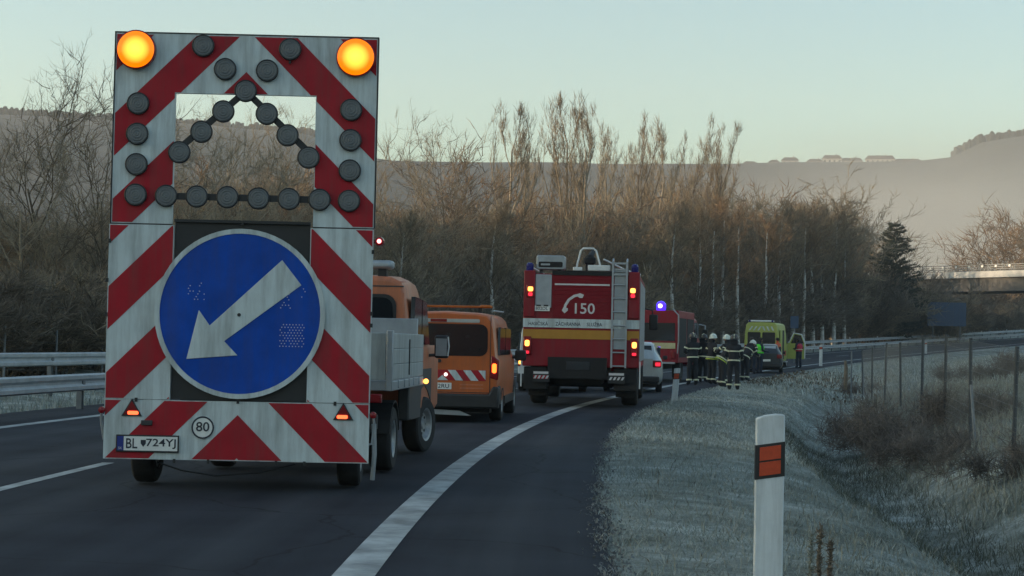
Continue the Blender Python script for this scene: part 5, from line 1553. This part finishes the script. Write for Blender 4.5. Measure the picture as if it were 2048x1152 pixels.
def fire_engine_far():
    c = at(1357, 640, 64)
    h = R(13.5)
    cx, cy = c.x - 1.2*math.cos(h), 64 + 1.2*math.sin(h)
    t = thing('fire_engine', 'red fire engine with a shining blue beacon behind the firefighters', 'fire engine', (cx, cy, 0.02), h)
    B = 1.2
    MB().box(-B, B, 0, 4.4, .70, 2.62).build('body', M['fire_red'], t, bevel=.03)
    MB().box(-B+.1, B-.12, -.012, .0, 1.50, 2.16).build('rear_shutter', M['glass'], t)
    MB().box(-B+.02, B-.1, -.02, -.0, 1.22, 1.43).build('reflective_band', mk('pale_yellow_band', (.55, .50, .28), .5), t)
    MB().box(-B+.1, B-.1, -.06, .05, .66, .73).build('bumper', M['alu'], t, bevel=.01)
    MB().box(-.45, .45, .3, 6.5, .45, .7).build('chassis_frame', M['under'], t)
    cab = MB().loft([(4.55, [(0, .6), (1.08, .6), (1.15, .8), (1.15, 1.6), (1.05, 2.35), (.95, 2.45), (0, 2.5)]), (6.2, [(0, .6), (1.08, .6), (1.15, .8), (1.15, 1.6), (1.05, 2.35), (.95, 2.45), (0, 2.5)]),
              (6.7, [(0, .5), (1.08, .5), (1.15, .8), (1.15, 1.5), (1.0, 1.7), (.9, 1.75), (0, 1.8)])]).build('cab', M['fire_red'], t, bevel=.03)
    for sg in (-1, 1):
        MB().plate_x([(4.75, 1.65), (5.4, 1.65), (5.4, 2.25), (4.75, 2.25)], sg*1.02, sg*1.154).build('cab_window', M['glass'], cab)
        MB().plate_x([(5.5, 1.65), (6.15, 1.65), (6.1, 2.2), (5.5, 2.25)], sg*1.02, sg*1.154).build('cab_window', M['glass'], cab)
        wheel(t, sg*.98, 1.5, .45, .3, sg, rimcol='chassis'); wheel(t, sg*.98, 5.6, .45, .3, sg, rimcol='chassis')
        for k in range(2):
            y0 = .3 + k*2.05
            MB().box(min(sg*1.2005, sg*1.21), max(sg*1.2005, sg*1.21), y0, y0+1.85, .9, 2.35).build('roller_shutter', M['under'], t)
        MB().tube([(sg*1.14, .05, .75), (sg*1.215, -.01, 1.5), (sg*1.20, -.01, 2.45), (sg*1.0, 0, 2.66)], .028, n=7).build('corner_tube', M['alu'], t)
        l = MB().box(min(sg*.95, sg*1.1), max(sg*.95, sg*1.1), -.05, -.012, .85, 1.12).build('tail_lamp', M['red_lens'], t, bevel=.02)
        MB().tube([(sg*1.16, 6.1, 2.2), (sg*1.4, 6.15, 2.15), (sg*1.42, 6.15, 1.6)], .03, n=7).build('mirror_arm', M['alu'], t)
        MB().box(min(sg*1.30, sg*1.52), max(sg*1.30, sg*1.52), 6.1, 6.18, 1.5, 2.0).build('mirror', M['black'], t, bevel=.03)
    for x in (-.3, .25): MB().box(x-.1, x+.1, -.03, -.0, .92, 1.05).build('step_plate', M['alu'], t)
    b = MB().lathe([(.16, 2.62), (.18, 2.66), (.18, 2.84), (.12, 2.93), (0, 2.97)], 'z', 18, (.52, .2, 0)).build('blue_beacon', M['E_bluedim'], t)
    MB().lathe([(0, 2.70), (.06, 2.72), (.085, 2.78), (.06, 2.84), (0, 2.86)], 'z', 14, (.52, -.02, 0)).build('bulb', M['E_blue'], b)
    lb = MB().box(-.9, .95, 4.75, 5.0, 2.50, 2.62).build('light_bar', M['alu'], t, bevel=.03)
    MB().box(.55, .75, 4.735, 4.7495, 2.52, 2.60).build('amber_light', M['E_glow'], lb)
fire_engine_far()

# ------------------------------------------------------------------ ambulance
def ambulance():
    c = at(1522, 720, 102)
    g = float(grade(100))
    t = thing('ambulance', 'yellow green ambulance van with its side door open, beyond the crashed car', 'ambulance', (c.x, 102, g), R(15.0))
    W = 1.0
    def sec(w, zb, zt): return [(0, zb), (w*.95, zb), (w, zb+.15), (w, 1.4), (w*.97, 2.0), (w*.9, zt-.12), (w*.78, zt), (0, zt+.03)]
    MB().loft([(0, sec(W*.98, .45, 2.62)), (.1, sec(W, .4, 2.66)), (4.2, sec(W, .4, 2.66)), (4.9, sec(W*.97, .4, 2.1)), (5.3, sec(W*.95, .4, 1.42)), (5.95, sec(W*.85, .45, 1.1 if False else 1.45))][:-1] +
              [(6.0, [(0, .45), (.8, .45), (.86, .6), (.86, .9), (.84, 1.0), (.78, 1.08), (.68, 1.12), (0, 1.15)])]).build('body', M['lime'], t, bevel=.02)
    for sg in (-1, 1):
        MB().plate(rrect(min(sg*.05, sg*.80), 1.35, max(sg*.05, sg*.80), 2.1, .06), -.012, .03).build('rear_window', M['glass'], t)
        MB().plate_x([(.3, .75), (4.0, .75), (4.0, 1.05), (.3, 1.05)], sg*.97, sg*1.008).build('side_stripe', M['red_sheet'], t)
        l = MB().box(min(sg*.86, sg*.97), max(sg*.86, sg*.97), -.03, .05, .85, 1.35).build('tail_lamp', M['red_lens'], t, bevel=.02)
        wheel(t, sg*.86, 1.1, .34, .23, sg); wheel(t, sg*.86, 4.75, .34, .23, sg)
        MB().plate_x([(4.35, 1.45), (5.2, 1.45), (4.75, 2.0), (4.35, 2.05)], sg*.9, sg*1.0).build('cab_window', M['glass'], t)
    for k in range(6):
        x = -.62 + k*.25; d = .07 if x < 0 else -.07
        MB().plate([(x-.06-d, 2.2), (x+.03-d, 2.2), (x+.06+d, 2.44), (x-.03+d, 2.44)], -.012, .03).build('chevron', M['white_sheet'], t)
    lb = MB().box(-.78, .70, .05, .30, 2.70, 2.80).build('light_bar', M['white_paint'], t, bevel=.03)
    for x in (-.7, .62): MB().box(x-.06, x+.06, .04, .31, 2.69, 2.81).build('blue_beacon', M['blue_lens'], lb, bevel=.02)
    MB().box(-.95, .95, -.12, .05, .38, .55).build('bumper', M['black'], t, bevel=.03)
    MB().box(-.26, .26, -.03, -.0, .95, 1.06).build('number_plate', M['white_refl'], t)
    # open sliding doorway on the right side: dark opening, slid door behind, cab door swung out
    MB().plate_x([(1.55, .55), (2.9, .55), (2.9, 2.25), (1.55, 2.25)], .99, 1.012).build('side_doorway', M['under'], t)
    MB().plate_x([(.5, .6), (1.5, .6), (1.5, 2.25), (.5, 2.25)], 1.015, 1.06).build('sliding_door', M['lime'], t, bevel=.02)
    MB().box(1.0, 1.25, 1.6, 2.8, .36, .44).build('step', M['alu'], t, bevel=.01)
    dp = [(0, .55), (1.05, .55), (1.05, 1.5), (.85, 2.05), (.35, 2.15), (.1, 1.55), (0, 1.5)]
    d = MB().plate(dp, -.03, .03).build('cab_door', M['lime'], t, bevel=.015, loc=(1.0, 4.9, 0), rot=(0, 0, R(8)))
    MB().plate([(.2, 1.5), (.97, 1.5), (.80, 1.98), (.42, 2.05)], -.036, .036).build('door_window', M['glass'], d)
    MB().tube([(.1, -.04, 1.55), (.36, -.04, 2.13), (.84, -.04, 2.04), (1.04, -.04, 1.5), (1.04, -.04, .6)], .035, n=6).build('door_edge', M['white_paint'], d)
ambulance()
# ------------------------------------------------------------------ people
M['turnout'] = mk('turnout_cloth', (0.016, 0.018, 0.024), 0.9, var=0.35, scale=9, bump=.3, bscale=25)
M['reflex'] = mk('reflective_tape', (0.60, 0.60, 0.42), 0.4, var=0.1)
M['reflex_lime'] = mk('lime_tape', (0.45, 0.55, 0.06), 0.5, var=0.1)
M['helmet'] = mk('pale_helmet', (0.60, 0.66, 0.60), 0.35, var=0.08)
M['helmet_dark'] = mk('dark_helmet', (0.03, 0.03, 0.035), 0.35, var=0.2)
M['skin'] = mk('skin', (0.42, 0.25, 0.18), 0.6, var=0.08)
M['hair'] = mk('hair', (0.02, 0.015, 0.012), 0.8, var=0.2)
M['green_vest'] = mk('green_vest', (0.10, 0.75, 0.04), 0.7, var=0.12, scale=12)
M['orange_jacket'] = mk('orange_jacket', (0.55, 0.09, 0.03), 0.7, var=0.15, scale=12)
M['red_jacket'] = mk('red_jacket', (0.42, 0.02, 0.05), 0.7, var=0.15, scale=12)
M['navy'] = mk('navy_cloth', (0.012, 0.018, 0.035), 0.9, var=0.3)

def lerp3(a, b, u): return tuple(a[i] + (b[i]-a[i])*u for i in range(3))

def person(label, pos, face, suit, pose, head='helmet', bands=None, band_mat='reflex', vest=None, h=1.8, group=None):
    """one skinned body; pose gives joints in metres for a 1.8 m figure that looks along +Y"""
    t = thing('person', label, 'person', pos, face, group)
    k = h / 1.8; t.scale = (k, k, k)
    J = dict(pelvis=(0, 0, .96), waist=(0, .01, 1.10), chest=(0, .02, 1.33), neck=(0, .02, 1.50), jaw=(0, .05, 1.58), head=(0, .045, 1.68), crown=(0, .03, 1.76),
             sl=(-.19, .01, 1.43), sr=(.19, .01, 1.43), el=(-.27, -.02, 1.15), er=(.27, -.02, 1.15), wl=(-.26, .12, .92), wr=(.26, .12, .92),
             hl=(-.10, 0, .92), hr=(.10, 0, .92), kl=(-.12, .03, .50), kr=(.12, .03, .50), al=(-.13, -.02, .10), ar=(.13, -.02, .10), tl=(-.14, .15, .045), tr=(.14, .15, .045))
    J.update(pose)
    verts, rad, edges, idx = [], [], [], {}
    def V(n, p, r, par=None):
        idx[n] = len(verts); verts.append(p); rad.append(r)
        if par is not None: edges.append((idx[par], idx[n]))
    V('pelvis', J['pelvis'], (.17, .14)); V('waist', J['waist'], (.165, .13), 'pelvis'); V('chest', J['chest'], (.19, .14), 'waist'); V('neck', J['neck'], (.07, .07), 'chest')
    V('jaw', J['jaw'], (.075, .085), 'neck'); V('head', J['head'], (.083, .10), 'jaw'); V('crown', J['crown'], (.06, .07), 'head')
    for s in 'lr':
        V('s'+s, J['s'+s], (.075, .075), 'chest'); V('e'+s, J['e'+s], (.06, .06), 's'+s); V('w'+s, J['w'+s], (.042, .042), 'e'+s)
        w, e = Vector(J['w'+s]), Vector(J['e'+s]); d = (w - e).normalized(); sd = d.cross(Vector((0, 0, 1)))
        sd = sd.normalized() if sd.length > .05 else Vector((1, 0, 0))
        V('palm'+s, tuple(w + d*.07), (.038, .026), 'w'+s)
        for f in range(4):
            o = sd * (.027 - .018*f); L_ = (.075, .085, .08, .062)[f]
            V('f%d%s' % (f, s), tuple(w + d*.11 + o), (.0095, .0095), 'palm'+s); V('g%d%s' % (f, s), tuple(w + d*(.11+L_*.5) + o*1.1 + Vector((0, 0, -.01))), (.0085, .0085), 'f%d%s' % (f, s))
            V('q%d%s' % (f, s), tuple(w + d*(.11+L_*.8) + o*1.1 + Vector((0, 0, -.035))), (.0075, .0075), 'g%d%s' % (f, s))
        V('th'+s, tuple(w + d*.05 + sd*.05 + Vector((0, 0, -.01))), (.011, .011), 'palm'+s); V('tt'+s, tuple(w + d*.095 + sd*.065 + Vector((0, 0, -.02))), (.009, .009), 'th'+s)
        V('h'+s, J['h'+s], (.115, .115), 'pelvis'); V('m'+s, lerp3(J['h'+s], J['k'+s], .5), (.105, .105), 'h'+s); V('k'+s, J['k'+s], (.085, .085), 'm'+s)
        V('c'+s, lerp3(J['k'+s], J['a'+s], .4), (.085, .085), 'k'+s); V('a'+s, J['a'+s], (.075, .075), 'c'+s); V('t'+s, J['t'+s], (.05, .045), 'a'+s)
    me = bpy.data.meshes.new('body'); me.from_pydata(verts, edges, [])
    o = link('body', me, t)
    sk = o.modifiers.new('skin', 'SKIN'); sk.use_smooth_shade = True
    for i, v in enumerate(me.skin_vertices[0].data):
        v.radius = rad[i] if isinstance(rad[i], tuple) else (rad[i], rad[i]); v.use_root = (i == 0)
    ss = o.modifiers.new('smooth', 'SUBSURF'); ss.levels = 1; ss.render_levels = 1
    me.materials.append(M[suit])
    # tapes wrapped round limbs and coat
    def tape(a, b, u, r, w=.045, mat=band_mat):
        A, B_ = Vector(a), Vector(b); c = A.lerp(B_, u); d = (B_ - A).normalized()
        MB().tube([c - d*w/2, c + d*w/2], r, n=14, caps=False).build('reflective_tape', M[mat], t)
    if bands:
        if 'coat' in bands: tape(J['pelvis'], J['waist'], .1, .215, .045)
        if 'coat2' in bands: tape(J['pelvis'], J['waist'], -.35, .225, .04, 'reflex_lime')
        if 'chest' in bands: tape(J['waist'], J['chest'], .75, .222, .04)
        for s in 'lr':
            if 'arm' in bands: tape(J['s'+s], J['e'+s], .5, .085, .05)
            if 'cuff' in bands: tape(J['e'+s], J['w'+s], .72, .066, .045)
            if 'ankle' in bands: tape(J['k'+s], J['a'+s], .78, .105, .05)
    hd = Vector(J['head']); ax = (Vector(J['crown']) - Vector(J['jaw'])).normalized()
    rot = Vector((0, 0, 1)).rotation_difference(ax).to_euler()
    hb = lambda name, prof, mat, par=t, loc=hd, n=18: MB().lathe(prof, 'z', n).build(name, M[mat], par, loc=loc, rot=rot)
    # skin of the face and ears as a thin shell in front of the head
    fc = MB(); fc.lathe([(.0, -.105), (.05, -.10), (.083, -.05), (.092, 0), (.085, .03)], 'z', 16)
    f = fc.build('face', M['skin'], t, loc=hd + Vector((0, .02, 0)), rot=rot)
    MB().tube([(0, .085, -.015), (0, .115, -.045), (0, .088, -.055)], [.010, .016, .010], n=7).build('nose', M['skin'], f)
    for s in (-1, 1):
        MB().lathe([(0, -.008), (.012, 0), (0, .008)], 'y', 10, (s*.032, .088, -.008)).build('eye', M['hair'], f)
        MB().lathe([(0, -.012), (.028, -.006), (.028, .006), (0, .012)], 'x', 10, (s*.092, -.01, -.02)).build('ear', M['skin'], f)
    MB().tube([(-.025, .086, -.072), (0, .092, -.073), (.025, .086, -.072)], .006, n=5).build('mouth', M['red_jacket'], f)
    if head.startswith('helmet'):
        hm = hb('helmet', [(.150, -.02), (.155, -.005), (.135, .005), (.132, .05), (.11, .105), (.06, .14), (0, .15)], head)
        cr = MB(); cr.tube([(0, .13, .03), (0, .09, .12), (0, 0, .155), (0, -.09, .12), (0, -.13, .03)], .014, n=6); cr.build('helmet_comb', M['reflex'], hm)
        MB().plate([(-.11, -.16), (.11, -.16), (.12, -.02), (-.12, -.02)], -.13, -.115).build('neck_cover', M[suit], hm)
    else:
        hb('hair', [(.10, -.05), (.105, 0), (.10, .06), (.06, .11), (0, .12)], head)
    if vest:
        w, c = Vector(J['waist']), Vector(J['chest']); top = c + (c - w).normalized()*.12; bot = w - (c - w).normalized()*.10
        vb = MB(); vb.tube([bot, w, w.lerp(c, .5), c, top], [.205, .20, .215, .225, .14], n=16, caps=False)
        vv_ = vb.build('vest', M[vest], t)
        MB().tube([w - (c-w)*.05, w + (c-w)*.12], .222, n=16, caps=False).build('vest_tape', M['reflex'], vv_)
    return t

def ground_at(px, Y):
    q = at(px, 700, Y)
    ss = np.arange(20, 180, .5); X, Y2, H = frame(ss)
    d = (q.x - X)*np.sin(H) + (q.y - Y2)*np.cos(H); i = int(np.argmin(np.abs(d)))
    tt = (q.x - X[i])*np.cos(H[i]) - (q.y - Y2[i])*np.sin(H[i])
    z = float(ground_z(ss[i], tt)) if tt > 1.5 else float(asphalt_z(ss[i], tt))
    return (q.x, q.y, z)

bent = dict(waist=(0, .08, 1.09), chest=(0, .24, 1.27), neck=(0, .36, 1.39), jaw=(0, .43, 1.44), head=(0, .46, 1.52), crown=(0, .48, 1.60), sl=(-.19, .30, 1.34), sr=(.19, .30, 1.34),
            el=(-.26, .42, 1.10), er=(.26, .42, 1.10), wl=(-.16, .66, 1.04), wr=(.16, .66, 1.04))
GF = 'firefighters at the crash'
person('firefighter in dark suit standing alone beside the far fire engine', ground_at(1386, 61), R(-15), 'turnout',
       dict(wl=(-.12, .28, 1.12), wr=(.14, .28, 1.10), el=(-.30, .02, 1.16), er=(.30, .02, 1.16)), 'helmet_dark', ('coat', 'chest', 'arm', 'cuff', 'ankle'), group=GF)
person('firefighter with a pale helmet at the back of the group', ground_at(1424, 63), R(60), 'turnout',
       dict(wr=(.24, .36, 1.05), wl=(-.20, .40, 1.10)), 'helmet', ('coat', 'coat2', 'arm', 'cuff', 'ankle'), group=GF)
person('firefighter bending forward in the middle of the group', ground_at(1444, 60.0), R(75), 'turnout', bent, 'helmet_dark', ('coat', 'chest', 'coat2', 'arm', 'cuff', 'ankle'), group=GF)
person('nearest firefighter, back to the viewer, helmet with a pale rim', ground_at(1468, 57.0), R(10), 'turnout',
       dict(wl=(-.20, .34, 1.10), wr=(.24, .30, 1.02)), 'helmet_dark', ('coat', 'arm', 'cuff', 'chest', 'ankle'), group=GF)
person('firefighter standing between the lone one and the pale helmet', ground_at(1406, 66), R(40), 'turnout', dict(wr=(.22, .34, 1.05)), 'helmet_dark', ('coat', 'arm', 'ankle'), group=GF)
person('firefighter half hidden behind the nearest one, arm raised forward', ground_at(1455, 62.5), R(-40), 'turnout', dict(wl=(-.24, .40, 1.25), el=(-.28, .2, 1.2)), 'helmet', ('coat', 'chest', 'arm', 'cuff', 'ankle'), group=GF)
person('firefighter between the nearest one and the crashed car', ground_at(1490, 70), R(50), 'turnout', bent, 'helmet', ('coat', 'chest', 'arm', 'cuff', 'ankle'), group=GF)
person('person in a bright green vest standing at the left side of the crashed car', ground_at(1519, 86.6), R(60), 'navy', dict(wl=(-.1, .4, 1.1), wr=(.1, .4, 1.1)), 'hair', None, vest='green_vest')
person('person in dark clothes left of the green vest at the crashed car', ground_at(1503, 84.5), R(20), 'navy', dict(wl=(-.1, .4, 1.1), wr=(.1, .4, 1.1)), 'hair', ('chest', 'arm'))
person('person in an orange jacket behind the crashed car', ground_at(1556, 97), R(-50), 'orange_jacket', dict(wl=(-.1, .4, 1.2), wr=(.1, .4, 1.2)), 'hair', ('coat',))
person('person in a red jacket at the open door of the ambulance', ground_at(1598, 103.5), R(-30), 'navy', dict(wl=(-.1, .35, 1.15), wr=(.1, .35, 1.1)), 'hair', None, vest='red_jacket')
# ------------------------------------------------------------------ air: thin haze everywhere, a fog bank in the valley at the right
def volume_mat(name, c, dens, aniso=0.0):
    m = bpy.data.materials.new(name); m.use_nodes = True
    nt = m.node_tree; nt.nodes.clear()
    o = nt.nodes.new('ShaderNodeOutputMaterial'); v = nt.nodes.new('ShaderNodeVolumePrincipled')
    v.inputs['Color'].default_value = (*c, 1); v.inputs['Density'].default_value = dens; v.inputs['Anisotropy'].default_value = aniso
    nt.links.new(v.outputs[0], o.inputs['Volume'])
    return m
tag(MB().box(-2300, 2300, -2300, 2300, -40, 330).build('haze', volume_mat('haze_air', (0.84, 0.88, 0.90), 0.00024, 0.0), smooth=False), 'thin morning haze in the air', kind='stuff')
def fog_bank():
    # fog lying in the valley between the wood and the ridge; thins out upwards, to the left and in wisps
    m = volume_mat('fog', (0.77, 0.78, 0.76), 0.01)
    nt = m.node_tree; N, L = nt.nodes, nt.links
    v = [n for n in N if n.type == 'PRINCIPLED_VOLUME'][0]
    tc = N.new('ShaderNodeTexCoord'); sp = N.new('ShaderNodeSeparateXYZ'); L.new(tc.outputs['Object'], sp.inputs[0])
    mp = N.new('ShaderNodeMapping'); mp.inputs['Scale'].default_value = (0.006, 0.004, 0.02); L.new(tc.outputs['Object'], mp.inputs[0])
    nz = N.new('ShaderNodeTexNoise'); nz.inputs['Scale'].default_value = 1.0; nz.inputs['Detail'].default_value = 3; L.new(mp.outputs[0], nz.inputs['Vector'])
    def math_(op, a, b, clamp=False):
        n = N.new('ShaderNodeMath'); n.operation = op; n.use_clamp = clamp
        for i, q in enumerate((a, b)):
            if isinstance(q, (int, float)): n.inputs[i].default_value = q
            else: L.new(q, n.inputs[i])
        return n.outputs[0]
    def ramp(x, a, b):
        n = N.new('ShaderNodeMapRange'); n.interpolation_type = 'SMOOTHSTEP'; n.inputs[1].default_value = a; n.inputs[2].default_value = b
        L.new(x, n.inputs[0]); return n.outputs[0]
    zz_ = math_('ADD', sp.outputs['Z'], math_('MULTIPLY', math_('SUBTRACT', nz.outputs['Fac'], 0.5), 70.0))
    d = math_('MULTIPLY', ramp(zz_, 92, 36), ramp(sp.outputs['X'], 30, 210))
    d = math_('MULTIPLY', d, math_('ADD', 0.55, nz.outputs['Fac']))
    L.new(math_('MULTIPLY', d, FOG), v.inputs['Density'])
    o = MB().box(20, 620, 560, 900, -8, 112).build('fog_bank', m, smooth=False)
    tag(o, 'pale fog bank lying in the valley at the right', kind='stuff')
FOG = 0.0085
fog_bank()
